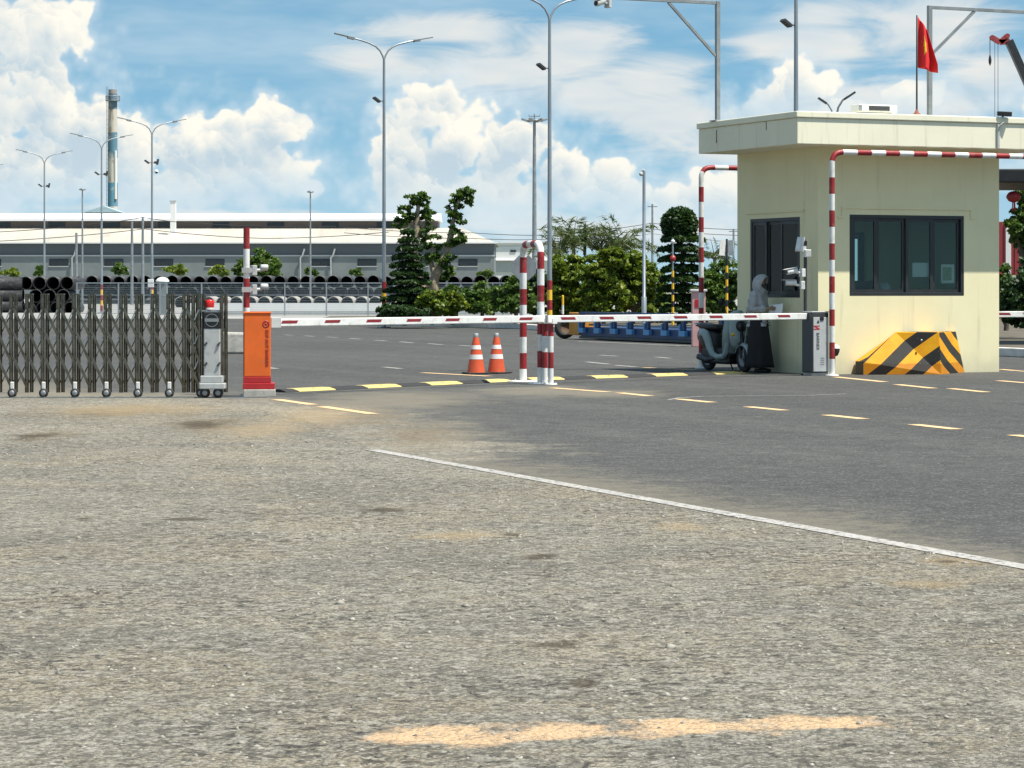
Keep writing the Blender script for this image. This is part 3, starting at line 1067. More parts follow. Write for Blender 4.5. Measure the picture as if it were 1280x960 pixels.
# things behind the front window
def in_window(px_, py_, t=0.09):
    k_ = (px_ - CX) / F
    o = C0 + V * t
    s = (k_ * o.y - o.x) / (U.x - k_ * U.y)
    p = o + U * s
    z = EYE + (HY - py_) * p.y / F
    return s, z, p


for (x0, y0, x1, y1), lab, tilt in (((1140.5, 328.5, 1163.5, 346), 'plain white notice sheet taped inside the window, left of two', 0), ((1176.5, 330.5, 1193, 354), 'green and white printed notice inside the right window pane', 0)):
    s0, z0, p = in_window(x0, y1)
    s1, z1, _ = in_window(x1, y0)
    mb = MB()
    mb.span(0, s1 - s0, 0, 0.004, 0, z1 - z0)
    if 'green' in lab:
        mb.span(0.03, (s1 - s0) - 0.06, -0.003, -0.001, 0.05, z1 - z0 - 0.05, 1)
    mb2 = obj('notice_sheet', mb, [M['paper'], M['papergreen']], loc=Vector((p.x, p.y, z0)), rz=UROT)
    tag(mb2, lab, 'notice')
s0, z0, p = in_window(1105, 365, 0.62)
mb = MB()
mb.lathe([(0.0, 0.17), (0.06, 0.16), (0.1, 0.12), (0.125, 0.06), (0.13, 0.0), (0.17, -0.01), (0.17, -0.02), (0.125, -0.015)], n=20)
hz = 0.782 + 0.02
hh = obj('safety_helmet', mb, M['white'], loc=Vector((p.x, p.y, z0)), rz=UROT)
tag(hh, 'white safety helmet standing on the box behind the guard house window', 'helmet')
mb = MB()
mb.span(-0.26, 0.26, -0.12, 0.12, 0, z0 - 0.02 - 0.782)
tag(obj('storage_box', mb, M['dark'], loc=Vector((p.x, p.y, 0.782)), rz=UROT), 'dark box on the desk with the white helmet on it', 'box')
s0, z0, p = in_window(1154, 366, 0.62)
mb = MB()
mb.lathe([(0.0, 0.09), (0.07, 0.08), (0.1, 0.04), (0.11, 0.0), (0.15, -0.012), (0.15, -0.02), (0.1, -0.02)], n=18)
tag(obj('cap', mb, mat('straw_cloth', (0.55, 0.42, 0.2), 0.9), loc=Vector((p.x, p.y, z0)), rz=UROT), 'straw yellow cap resting low behind the window under the blank sheet', 'cap')
mb = MB()
mb.span(-0.3, 0.3, -0.12, 0.12, 0, z0 - 0.02 - 0.782)
tag(obj('storage_box', mb, M['dark'], loc=Vector((p.x, p.y, 0.782)), rz=UROT), 'dark box on the desk under the straw yellow cap', 'box')
s0, z0, p = in_window(1082, 362, 0.7)
mb = MB()
mb.span(-0.24, 0.24, -0.02, 0.02, 0.18, 0.5)
mb.span(-0.03, 0.03, 0.0, 0.03, 0.0, 0.2)
mb.span(-0.12, 0.12, -0.06, 0.08, 0.0, 0.015)
tag(obj('computer_monitor', mb, M['black'], loc=Vector((p.x, p.y, 0.785 + 0.32)), rz=UROT), 'black monitor in the leftmost pane of the front window', 'monitor')
mb = MB()
mb.span(-0.2, 0.2, -0.12, 0.12, 0, 0.318)
tag(obj('monitor_stand', mb, M['dark'], loc=Vector((p.x, p.y, 0.785)), rz=UROT), 'dark stand box under the black monitor inside the window', 'stand')

# on the roof
ac = thing('air_conditioner', 'white air conditioner unit lying on the guard house roof', 'air conditioner', GH(1.05, 0.55, 4.442), UROT)
mb = MB()
mb.span(0.1, 0.68, -0.12, 0.12, 0.0, 0.098)
obj('stand', mb, M['galv_d'], ac)
mb = MB()
mb.span(0, 0.78, -0.15, 0.15, 0.10, 0.235)
obj('housing', mb, M['white'], ac, bevel=0.02)
mb = MB()
mb.span(0.2, 0.62, -0.156, -0.152, 0.13, 0.21)
obj('grille', mb, M['dark'], ac)
mb = MB()
mb.span(0.0, 0.06, -0.156, -0.152, 0.12, 0.22)
obj('end_cap', mb, M['galv_d'], ac)

cc = thing('security_camera', 'small dark security camera on the edge of the guard house roof', 'camera', GH(3.28, -RB - 0.04, 4.442), UROT)
mb = MB()
mb.cyl((0, 0, 0), (0, 0, 0.05), 0.02)
obj('mount', mb, M['dark'], cc)
mb = MB()
mb.bar((-0.1, 0.02, 0.06), (0.14, -0.06, 0.05), 0.08, 0.08)
obj('camera_body', mb, M['black'], cc, bevel=0.01)


def bullet_cam(name, label, loc, rz, length=0.26, rad=0.05, group=None, m='white', drop=0.0, hooded=True):
    """bullet camera with a wall box, an arm and a hooded body; it points along local -x"""
    t = thing(name, label, 'camera', loc, rz, group)
    mb = MB()
    mb.span(-0.035, 0.035, -0.06, 0.06, -0.07, 0.07)
    obj('mounting_box', mb, M[m], t, bevel=0.008)
    mb = MB()
    mb.tube([(-0.03, 0, 0), (-0.1, 0, 0.005), (-0.14, 0, 0.02)], 0.022, 8)
    obj('arm', mb, M[m], t)
    mb = MB()
    x1 = -0.12 - length
    mb.tube([(-0.10, 0, 0.04), (-0.12, 0, 0.04), (x1, 0, 0.04 - drop), (x1 - 0.01, 0, 0.04 - drop)], [rad * 0.8, rad, rad, rad * 0.9], 14)
    bd = obj('camera_body', mb, M[m], t)
    mb = MB()
    mb.cyl((x1 - 0.011, 0, 0.04 - drop), (x1 - 0.014, 0, 0.04 - drop), rad * 0.7, n=14)
    obj('lens', mb, M['black'], bd)
    if not hooded:
        return t
    mb = MB()
    mb.box(None, (length + 0.08, rad * 2.1, 0.008), 0, 0, Matrix.Translation((-0.12 - length / 2 - 0.03, 0, 0.04 + rad + 0.004 - drop / 2)) @ Matrix.Rotation(-math.atan2(drop, length), 4, 'Y'))
    obj('sun_shield', mb, M[m], t)
    return t


# masts with arms on the roof
def roof_mast(label, base, top_z, arm_len, sgn, brace_h, brace_l):
    t = thing('camera_mast', label, 'mast', base, UROT)
    h = top_z - base.z
    mb = MB()
    mb.span(-0.037, 0.037, -0.037, 0.037, 0, h)
    mb.span(-0.11, 0.11, -0.11, 0.11, 0, 0.015)
    obj('post', mb, M['galv_d'], t, bevel=0.004)
    mb = MB()
    x0, x1 = sorted((sgn * 0.039, sgn * arm_len))
    mb.span(x0, x1, -0.03, 0.03, h - 0.06, h - 0.002)
    obj('arm', mb, M['galv_d'], t, bevel=0.004)
    mb = MB()
    mb.bar((sgn * 0.039, 0, h - brace_h), (sgn * brace_l, 0, h - 0.062), 0.045, 0.045)
    obj('brace', mb, M['galv_d'], t)
    return t, h


b1 = at(897, 150, 46.9)
b1.z = 4.442
tz = EYE + (HY - 1.5) * 46.9 / F
m1, h1 = roof_mast('square grey roof mast with its arm and camera to the left', b1, tz, 2.2, -1, 0.97, 0.98)
p = b1 - U * 2.16
c1 = bullet_cam('security_camera', 'white bullet camera under the end of the mast arm above the centre lane', (p.x, p.y, tz - 0.14), UROT + R(25), 0.2, 0.055, None, 'pgrey', 0.06)
b2 = at(1162, 138, 46.4)
b2.z = 4.442
m2, h2 = roof_mast('square grey roof mast behind the flag with its arm to the right', b2, EYE + (HY - 7) * 46.4 / F, 2.4, 1, 0.86, 0.93)

# flag
fp = at(1146, 137, 45.4)
fp.z = 4.442
fl = thing('flag', 'red flag with a yellow star hanging limp from a thin pole on the roof', 'flag', fp, 0)
H_f = EYE + (HY - 19) * 45.4 / F - 4.442
mb = MB()
mb.cyl((0, 0, 0), (0, 0, H_f), 0.017, 0.011, 8)
obj('pole', mb, M['dark'], fl)
mb = MB()
mb.lathe([(0.085, 0), (0.08, 0.015), (0.04, 0.05), (0.022, 0.1), (0.0, 0.1)], n=14)
obj('pole_base', mb, mat('rusty_iron', (0.25, 0.09, 0.06), 0.8), fl)


def flag_pt(a, b, off=0.0):
    """a along the fly 0..1, b down the hoist 0..1: a limp flag hanging in folds"""
    ztop = H_f - 0.02
    x = 0.015 + a * (0.34 * (0.50 + 0.50 * min(1, b * 1.25)))
    z = ztop - 0.88 * b - a * 0.24 * (1 - b) - 0.10 * a * b
    y = 0.075 * math.sin(a * 9.0 + b * 1.5) * min(1, a * 3) * (0.5 + 0.5 * b) + off
    return (x, y, z)


NX, NZ = 28, 20
mb = MB()
vs, fs = [], []
for j in range(NZ + 1):
    for i in range(NX + 1):
        vs.append(flag_pt(i / NX, j / NZ))
for j in range(NZ):
    for i in range(NX):
        q = j * (NX + 1) + i
        fs.append((q, q + 1, q + NX + 2, q + NX + 1))
mb.add(vs, fs, 0, True)
fc = obj('flag_cloth', mb, M['flagred'], fl)
sm = fc.modifiers.new('thickness', 'SOLIDIFY')
sm.thickness = 0.004
for off in (-0.006, 0.006):
    mb = MB()
    star = []
    for kx in range(10):
        rr = 0.26 if kx % 2 == 0 else 0.105
        an = math.pi / 2 + kx * math.pi / 5
        star.append((0.46 + rr * 0.85 * math.cos(an), 0.5 - rr * math.sin(an)))
    ctr = flag_pt(0.46, 0.5, off)
    ring = []
    for kx in range(10):
        a, b = star[kx], star[(kx + 1) % 10]
        for w in range(4):
            ring.append((a[0] + (b[0] - a[0]) * w / 4, a[1] + (b[1] - a[1]) * w / 4))
    layers = [[flag_pt(0.46 + (a - 0.46) * s, 0.5 + (b - 0.5) * s, off) for a, b in ring] for s in (0.25, 0.5, 0.75, 1.0)]
    vs = [ctr] + [p_ for L in layers for p_ in L]
    n = len(ring)
    fs = [(0, 1 + i, 1 + (i + 1) % n) for i in range(n)]
    for L in range(3):
        fs += [(1 + L * n + i, 1 + (L + 1) * n + i, 1 + (L + 1) * n + (i + 1) % n, 1 + L * n + (i + 1) % n) for i in range(n)]
    mb.add(vs, fs, 0, True)
    obj('star', mb, M['flagstar'], fc)


# ------------------------------------------------------------------ striped pipes
def rounded(pts, r, n=7):
    pts = [Vector(p) for p in pts]
    out = [pts[0]]
    for i in range(1, len(pts) - 1):
        a, b, c = pts[i - 1], pts[i], pts[i + 1]
        u = (a - b).normalized()
        v = (c - b).normalized()
        for k_ in range(n + 1):
            w = k_ / n
            p0, p2 = b + u * r, b + v * r
            out.append(p0 * (1 - w) ** 2 + b * 2 * w * (1 - w) + p2 * w * w)
    out.append(pts[-1])
    return out


def resample(pts, step):
    pts = [Vector(p) for p in pts]
    out, acc = [pts[0].copy()], 0.0
    for a, b in zip(pts[:-1], pts[1:]):
        L = (b - a).length
        if L < 1e-9:
            continue
        s = step - acc
        while s <= L + 1e-9:
            out.append(a + (b - a) * (s / L))
            s += step
        acc = L - (s - step)
    if (out[-1] - pts[-1]).length > step * 0.2:
        out.append(pts[-1])
    return out


def striped_tube(pts, r, band, first=0, sub=4, n=14):
    rs = resample(pts, band / sub)
    mb = MB()
    mb.tube(rs, r, n, m=lambda i: (i // sub + first) % 2)
    return mb


def foot_plate(r=0.12):
    mb = MB()
    mb.lathe([(0, 0.018), (r * 0.55, 0.018), (r, 0.012), (r, 0.0)], n=18)
    for k_ in range(4):
        a = k_ * math.pi / 2 + 0.6
        mb.cyl((r * 0.78 * math.cos(a), r * 0.78 * math.sin(a), 0.01), (r * 0.78 * math.cos(a), r * 0.78 * math.sin(a), 0.03), 0.012, n=6)
    return mb


def hoop(label, s0, s1, t, zt, band, first, group=None, r=0.048):
    b = GH(s0, t)
    T = thing('guard_hoop', label, 'guard rail', b, UROT, group)
    L = s1 - s0
    path = rounded([(0, 0, 0.004), (0, 0, zt), (L, 0, zt), (L, 0, 0.004)], 0.2)
    obj('striped_pipe', striped_tube(path, r, band, first), [M['white'], M['red']], T)
    for x in (0, L):
        obj('foot_plate', foot_plate(), M['white'], T, loc=(x, 0, 0.002))
    return T


hoop('tall red and white striped pipe hoop in front of the guard house wall', -0.10, 5.0, -0.63, 3.77, 0.278, 0)
hoop('red and white striped pipe hoop behind the guard house, over the scooter side', -0.2, 5.0, 3.9, 3.70, 0.278, 0)

pa, pb = gnd(676, 480), gnd(654, 477)
T = thing('guard_hoop', 'short red and white striped pipe arch between the two barrier lanes', 'guard rail', pa, 0)
dl = pb - pa
zt = 2.16
obj('striped_pipe', striped_tube(rounded([(0, 0, 0.004), (0, 0, zt), dl + Vector((0, 0, zt)), dl + Vector((0, 0, 0.004))], 0.22, 8), 0.056, 0.252, 0), [M['white'], M['red']], T)
obj('foot_plate', foot_plate(0.2), M['white'], T, loc=(0, 0, 0.002))
obj('foot_plate', foot_plate(0.28), M['white'], T, loc=(dl.x, dl.y, 0.002))


def rest_post(label, p, h, yaw):
    T = thing('arm_rest_post', label, 'post', p, yaw)
    obj('post', striped_tube([(0, 0, 0.004), (0, 0, h)], 0.043, 0.245, 0), [M['white'], M['red']], T)
    mb = MB()
    mb.span(-0.09, 0.09, -0.05, 0.05, h, h + 0.012)
    mb.span(-0.09, -0.075, -0.05, 0.05, h + 0.012, h + 0.07)
    mb.span(0.075, 0.09, -0.05, 0.05, h + 0.012, h + 0.07)
    obj('fork', mb, M['white'], T)
    obj('foot_plate', foot_plate(0.1), M['white'], T, loc=(0, 0, 0.002))
    return T


# ------------------------------------------------------------------ the two barriers
pc1 = gnd(322.5, 496)                       # orange cabinet
pc2 = GH(-0.3, -0.42)                       # grey cabinet beside the guard house
r1, r2 = gnd(681, 480.3), gnd(688.5, 480.8)
ARM_Z = 1.0
yaw1 = math.atan2(r1.y - pc1.y, r1.x - pc1.x)
yaw2 = math.atan2(pc2.y - r2.y, pc2.x - r2.x)
rest_post('striped rest post under the tip of the left barrier arm, beside the short arch', r1, ARM_Z - 0.07, yaw1 + math.pi / 2)
rest_post('slimmer striped rest post under the tip of the right barrier arm', r2, ARM_Z - 0.07, yaw2 + math.pi / 2)


def barrier_arm(L, band_at, parent, z, side=-1):
    """hollow white boom of rounded section along +x with dark red dashes on both faces"""
    hw, hz = 0.024, 0.055
    mb = MB()
    mb.span(0.0, L, -hw, hw, -hz, hz)
    a = obj('boom', mb, M['white'], parent, bevel=0.012, loc=(0, 0, z))
    mb = MB()
    mb.span(L, L + 0.015, -hw - 0.003, hw + 0.003, -hz - 0.003, hz + 0.003)
    obj('end_cap', mb, M['pgrey'], a)
    mb = MB()
    for x in band_at:
        for y0, y1 in ((-hw - 0.002, -hw - 0.0005), (hw + 0.0005, hw + 0.002)):
            mb.prism([(x, -0.012), (x + 0.31, -0.012), (x + 0.34, 0.028), (x + 0.03, 0.028)], y0, y1)
    obj('red_dashes', mb, M['armred'], a)
    return a


B1 = thing('barrier_gate', 'orange barrier cabinet on a dark red plinth with a lowered white arm', 'barrier', pc1, R(6))
z0 = 0.105
mb = MB()
mb.span(-0.2, 0.235, -0.17, 0.17, 0.0, z0)
obj('concrete_base', mb, M['concrete'], B1, bevel=0.01)
mb = MB()
mb.span(-0.205, 0.225, -0.16, 0.16, z0 + 0.001, z0 + 0.085)
mb.span(-0.2, 0.175, -0.15, 0.15, z0 + 0.086, z0 + 0.17)
obj('plinth', mb, M['cabred'], B1, bevel=0.008)
mb = MB()
mb.span(-0.19, 0.17, -0.145, 0.145, z0 + 0.171, 1.125)
cb = obj('cabinet', mb, M['orange'], B1, bevel=0.012)
mb = MB()
mb.span(-0.20, 0.18, -0.155, 0.155, 1.126, 1.15)
obj('lid', mb, M['orange'], B1, bevel=0.008)
mb = MB()
mb.span(-0.198, -0.191, -0.13, 0.13, z0 + 0.18, 1.12)
obj('side_shade', mb, mat('shaded_orange_side', (0.30, 0.07, 0.05), 0.5, 0.3), cb)  # dark red sheet paints in the shade on the cabinet's left side
lettering('lettering', 'EDP AUT BARRIER', 0.062, M['redtext'], cb, (0.115, -0.1475, 0.66), (R(90), R(90), 0))
mb = MB()
mb.lathe([(0.030, 0), (0.048, 0), (0.048, 0.003), (0.030, 0.003), (0.030, 0)], n=20, M=Matrix.Rotation(R(90), 4, 'X'), c=(0.105, -0.1455, 0.985))
mb.lathe([(0.0, 0.003), (0.017, 0.003), (0.017, 0)], n=14, M=Matrix.Rotation(R(90), 4, 'X'), c=(0.105, -0.1455, 0.985))
obj('emblem', mb, M['redtext'], cb)
L1 = (r1 - pc1).length
mb = MB()
mb.span(-0.05, 0.14, -0.04, 0.04, -0.075, 0.075)
ab = obj('arm_clamp', mb, M['pgrey'], B1, bevel=0.01, loc=(0.19, 0.09, ARM_Z), rz=yaw1 - R(6))


def seat_arm(T, T_loc, T_rz, start_local, target, L_extra, dashes, name='boom'):
    c, s = math.cos(T_rz), math.sin(T_rz)
    w = Vector((T_loc.x + c * start_local[0] - s * start_local[1], T_loc.y + s * start_local[0] + c * start_local[1], ARM_Z))
    dv = Vector((target.x - w.x, target.y - w.y, 0))
    a = barrier_arm(dv.length + L_extra, dashes, T, ARM_Z)
    a.location = (start_local[0], start_local[1], ARM_Z)
    a.rotation_euler = (0, 0, math.atan2(dv.y, dv.x) - T_rz)
    return a


seat_arm(B1, pc1, R(6), (0.26, 0.15), r1, 0.08, [0.05 + 0.86 * i for i in range(7)])

B2 = thing('barrier_gate', 'grey and white barrier cabinet beside the guard house corner with a lowered white arm', 'barrier', pc2, UROT)
mb = MB()
mb.span(-0.15, 0.16, -0.15, 0.15, 0.0, 0.05)
obj('concrete_base', mb, M['concrete'], B2, bevel=0.008)
mb = MB()
mb.span(-0.16, 0.17, -0.16, 0.18, 0.051, 1.06)
c2 = obj('cabinet', mb, M['dark'], B2, bevel=0.015)
mb = MB()
mb.span(-0.165, 0.175, -0.165, 0.185, 1.061, 1.085)
obj('lid', mb, M['pgrey'], B2, bevel=0.01)
mb = MB()
mb.span(-0.135, 0.16, -0.172, -0.162, 0.07, 0.985)
dr = obj('front_door', mb, M['pgrey'], c2, bevel=0.006)
lettering('lettering', 'BARRIER', 0.078, M['dark'], dr, (-0.055, -0.1735, 0.58), (R(90), R(90), 0))
mb = MB()
mb.add([(-0.075, -0.1745, 0.885), (-0.02, -0.1745, 0.885), (-0.047, -0.1745, 0.945)], [(0, 1, 2)])
obj('arrow_mark', mb, M['black'], dr)
mb = MB()
mb.add([(-0.13, -0.1745, 0.775), (-0.015, -0.1745, 0.775), (-0.015, -0.1745, 0.795), (-0.085, -0.1745, 0.83), (-0.015, -0.1745, 0.83), (-0.015, -0.1745, 0.845), (-0.13, -0.1745, 0.845),
        (-0.13, -0.1745, 0.828), (-0.06, -0.1745, 0.793), (-0.13, -0.1745, 0.793)], [(0, 1, 2, 8, 9), (2, 3, 7, 8), (3, 4, 5, 6, 7)])
obj('red_emblem', mb, M['cabred'], dr)
mb = MB()
mb.span(-0.01, 0.06, -0.182, -0.173, 0.93, 0.99)
obj('lock', mb, M['black'], dr)
mb = MB()
for k_ in range(4):
    mb.span(0.0, 0.075, -0.1755, -0.1725, 0.19 + k_ * 0.035, 0.20 + k_ * 0.035)
obj('vent_slots', mb, M['galv_d'], dr)
seat_arm(B2, pc2, UROT, (-0.175, 0.0), r2, 0.08, [0.44 + 0.855 * i for i in range(7)])

# the lane on the far side of the guard house: arm of a third barrier
pc3 = GH(6.4, 1.2)
B3 = thing('barrier_gate', 'white barrier arm closing the lane to the right of the guard house', 'barrier', pc3, UROT)
mb = MB()
mb.span(-0.16, 0.17, -0.16, 0.18, 0.0, 1.06)
obj('cabinet', mb, M['dark'], B3, bevel=0.015)
mb = MB()
mb.span(-0.165, 0.175, -0.165, 0.185, 1.061, 1.085)
obj('lid', mb, M['pgrey'], B3, bevel=0.01)
seat_arm(B3, pc3, UROT, (-0.175, 0.0), GH(GW + 0.1, 1.2), -0.02, [0.3 + 0.6 * i for i in range(4)])

# ------------------------------------------------------------------ posts with cameras at the two cabinets
T = thing('camera_post', 'red and white striped camera post rising behind the orange barrier cabinet', 'post', pc1 + Vector((-0.185, 0.3, 0)), 0)
hp = EYE + (HY - 285) * 36.3 / F
obj('post', striped_tube([(0, 0, 0.004), (0, 0, hp)], 0.043, 0.4, 0), [M['white'], M['red']], T)
obj('foot_plate', foot_plate(0.1), M['white'], T, loc=(0, 0, 0.002))
for yy, lab in ((338, 'upper white bullet camera clamped to the striped post by the orange cabinet'), (362, 'lower white bullet camera clamped to the striped post by the orange cabinet')):
    q = at(317, yy, 36.3)
    bullet_cam('security_camera', lab, q, R(180 + 22), 0.07, 0.045, m='pgrey', hooded=False)
    mb = MB()
    mb.span(-0.06, 0.06, -0.055, 0.055, q.z - 0.035, q.z + 0.035)
    mb.span(0.03, 0.12, -0.02, 0.02, q.z - 0.02, q.z + 0.02)
    obj('clamp', mb, M['pgrey'], T)

q = GH(-0.32, -0.12)
T = thing('camera_post', 'thin dark camera post behind the grey barrier cabinet at the guard house corner', 'post', q, UROT)
mb = MB()
mb.cyl((0, 0, 0), (0, 0, 2.28), 0.03, n=10)
obj('post', mb, M['dark'], T)
mb = MB()
mb.lathe([(0.08, 0.012), (0.08, 0.0), (0.0, 0.012)][::-1], n=14)
obj('foot_plate', mb, M['dark'], T)
for yy, lab, rr in ((341, 'upper white bullet camera on the thin post at the guard house corner', 20), (356.5, 'lower white bullet camera on the thin post at the guard house corner', 5)):
    z = EYE + (HY - yy) * 44.8 / F
    bullet_cam('security_camera', lab, (q.x - 0.06 * U.x, q.y - 0.06 * U.y, z), R(rr), 0.16, 0.045, drop=0.03 if rr > 10 else 0.0)
fl_ = thing('flood_light', 'white tilted floodlight panel at the top of the thin post', 'floodlight', q + Vector((-0.08, -0.04, 2.22)), R(30))
mb = MB()
Mx = Matrix.Translation((-0.02, 0, 0.0)) @ Matrix.Rotation(R(12), 4, 'Y')
mb.box(None, (0.05, 0.16, 0.25), 0, 0, Mx)
obj('lamp_housing', mb, M['white'], fl_, bevel=0.008)
mb = MB()
mb.box(None, (0.004, 0.12, 0.2), 0, 0, Matrix.Translation((-0.049, 0, 0.006)) @ Matrix.Rotation(R(12), 4, 'Y'))
obj('lamp_glass', mb, M['glassy'], fl_)
mb = MB()
mb.span(0.0, 0.08, -0.05, 0.05, -0.13, -0.03)
obj('bracket', mb, M['pgrey'], fl_)
jb = thing('junction_box', 'small white box on top of the thin camera post', 'box', q + Vector((0.02, -0.04, 2.0)), UROT)
mb = MB()
mb.span(-0.06, 0.06, -0.05, 0.05, 0, 0.13)
obj('box_body', mb, M['white'], jb, bevel=0.01)
mb = MB()
mb.span(-0.05, 0.05, -0.056, -0.051, 0.012, 0.118)
obj('cover', mb, M['pgrey'], jb)

# low lamp at the foot of the wall
q = GH(-0.02, -0.32)
T = thing('ground_spotlight', 'small white headed spotlight low at the corner of the guard house', 'lamp', Vector((q.x + 0.12, q.y, 0)), 0)
mb = MB()
mb.cyl((0, 0, 0), (0.02, 0, 0.36), 0.012, n=8)
mb.lathe([(0.06, 0.0), (0.06, 0.012), (0.0, 0.012)], n=12)
obj('stake', mb, M['dark'], T)
mb = MB()
mb.lathe([(0.0, 0.0), (0.04, 0.01), (0.07, 0.08), (0.075, 0.13)], n=16, c=(0.03, 0, 0.32))
obj('lamp_shade', mb, M['dark'], T)
mb = MB()
mb.lathe([(0.074, 0.0), (0.06, 0.04), (0.03, 0.06), (0.0, 0.066)], n=16, c=(0.03, 0, 0.452))
obj('lamp_cap', mb, M['white'], T)

# ------------------------------------------------------------------ striped crash block
def stripes_mat():
    m = bpy.data.materials.new('black_yellow_hazard_paint')
    m.use_nodes = True
    g = NG(m.node_tree)
    b = m.node_tree.nodes['Principled BSDF']
    uv = g.new('ShaderNodeUVMap').outputs[0]
    u, v_, _ = g.sep(uv)
    f = g.math('FRACT', g.math('DIVIDE', g.math('ADD', u, 2.4), 0.48))
    st = g.math('LESS_THAN', f, 0.5)
    t = g.new('ShaderNodeTexCoord').outputs['Object']
    y = g.mix(g.ramp(g.noise(t, 5, 5, 0.6), 0.3, 0.7), (0.66, 0.28, 0.005), (0.72, 0.35, 0.009))
    k_ = g.mix(g.noise(t, 6, 5, 0.6), (0.012, 0.012, 0.012), (0.03, 0.028, 0.025))
    c = g.mix(st, k_, y)
    c = g.mix(g.ramp(g.noise(t, 30, 5, 0.7), 0.66, 0.72, 0, 0.8), c, (0.5, 0.46, 0.4))
    # reflection along the lower band, painted in as darker orange
    z = g.sep(t)[2]
    c = g.mix(g.math('MULTIPLY', g.ramp(g.math('ADD', z, g.math('MULTIPLY', g.noise(t, 6, 4), 0.05)), 0.2, 0.215, 1, 0), 0.5), c, (0.42, 0.16, 0.02), 'MULTIPLY')
    g.put(b.inputs['Base Color'], c)
    b.inputs['Roughness'].default_value = 0.55
    b.inputs['Specular IOR Level'].default_value = 0.25
    return m


cbq = GH(0.0, 0.0)
blk_v = {}
s_l, s_r = 0.66, 2.56
me = bpy.data.meshes.new('crash_block')
H_b = 0.72
# local: x along the wall, y out of the wall is negative
XC = 1.96
A0 = (0.62, -0.44, 0.0)
A0b = (0.62, -0.44, 0.22)
A1 = (XC, -0.80, 0.0)
A2 = (XC + 0.02, -0.70, 0.72)
A3 = (1.33, -0.34, 0.72)
Bk0 = (0.72, -0.02, 0.0)
Bk0b = (0.72, -0.02, 0.22)
Bk1 = (2.94, -0.02, 0.0)
Bk2 = (2.76, -0.02, 0.72)
Bk3 = (1.58, -0.02, 0.72)
verts = [A0, A0b, A3, A2, A1, Bk0, Bk0b, Bk3, Bk2, Bk1]
faces = [(0, 4, 3, 2, 1), (4, 9, 8, 3), (2, 3, 8, 7), (1, 2, 7, 6), (0, 1, 6, 5), (5, 6, 7, 8, 9)]
me.from_pydata(verts, [], faces)
uvl = me.uv_layers.new(name='stripes')
for pi, pl in enumerate(me.polygons):
    for li in pl.loop_indices:
        x, y, z = verts[me.loops[li].vertex_index]
        uvl.data[li].uv = (z + 0.66 * (y + 0.80) / 0.78, z) if pi == 1 else (z - 0.76 * (x - XC), z)
me.materials.append(stripes_mat())
T = link('crash_block', me, None, C0 + Vector((0, 0, 0.002)), UROT)
bv = T.modifiers.new('bevel', 'BEVEL')
bv.width = 0.012
bv.segments = 2
tag(T, 'black and yellow striped concrete wedge against the guard house front wall', 'crash block')
for nm, a, r_ in (('bolt', (1.66, -0.64, 0.58), 0.022), ('bolt', (2.28, -0.42, 0.60), 0.018)):
    mb = MB()
    mb.sphere(a, (r_, r_, r_), 10)
    obj(nm, mb, M['galv'], T)
mb = MB()
mb.span(0.592, 0.616, -0.46, -0.25, 0.0, 0.225)
obj('side_plate', mb, M['black'], T)

# ------------------------------------------------------------------ speed bumps
def speed_bump(label, a, b, pattern):
    """rubber hump in modules from a to b; pattern: list of (length, kind)"""
    yaw = math.atan2(b.y - a.y, b.x - a.x)
    T = thing('speed_bump', label, 'speed bump', a, yaw)
    tot = sum(p_[0] for p_ in pattern)
    sc_ = (b - a).length / tot
    x = 0.0
    for L, kind in pattern:
        L *= sc_
        mb = MB()
        prof = [(-0.19, 0.004), (-0.175, 0.016), (-0.07, 0.043), (0.07, 0.043), (0.175, 0.016), (0.19, 0.004)]
        if kind == 'c':
            vs = [(x_, y_, z_ if x_ == 0 else max(0.005, z_ * 0.15)) for x_ in (0, L) for y_, z_ in prof]
        else:
            vs = [(x_, y_, z_) for x_ in (0.004, L - 0.004) for y_, z_ in prof]
        n = len(prof)
        fs = [(i, i + 1, n + i + 1, n + i) for i in range(n - 1)] + [tuple(range(n))[::-1], tuple(range(n, 2 * n))]
        mb.add(vs, fs)
        if kind != 'k':
            for yy in (-0.1, 0.1):
                mb.cyl((L / 2, yy, 0.03), (L / 2, yy, 0.042), 0.016, n=8)
        nm = {'y': 'yellow_section', 'k': 'black_section', 'c': 'end_cap'}[kind]
        o = obj(nm, mb, M['rubber'] if kind == 'k' else M['yellow'], T, bevel=0.006)
        o.location = (x, 0, 0)
        x += L
    return T


speed_bump('black and yellow rubber speed bump across the left lane, by the cones', gnd(345, 490.3), gnd(641, 476.2),
           [(15, 'k'), (42, 'y'), (38, 'k'), (41, 'y'), (37, 'k'), (41, 'y'), (36, 'k'), (28, 'y'), (16, 'c')])
speed_bump('black and yellow rubber speed bump across the right lane, ending at the scooter', gnd(656, 475.6), gnd(930, 466.6),
           [(38, 'y'), (37, 'k'), (40, 'y'), (35, 'k'), (41, 'y'), (37, 'k'), (30, 'y'), (18, 'c')])

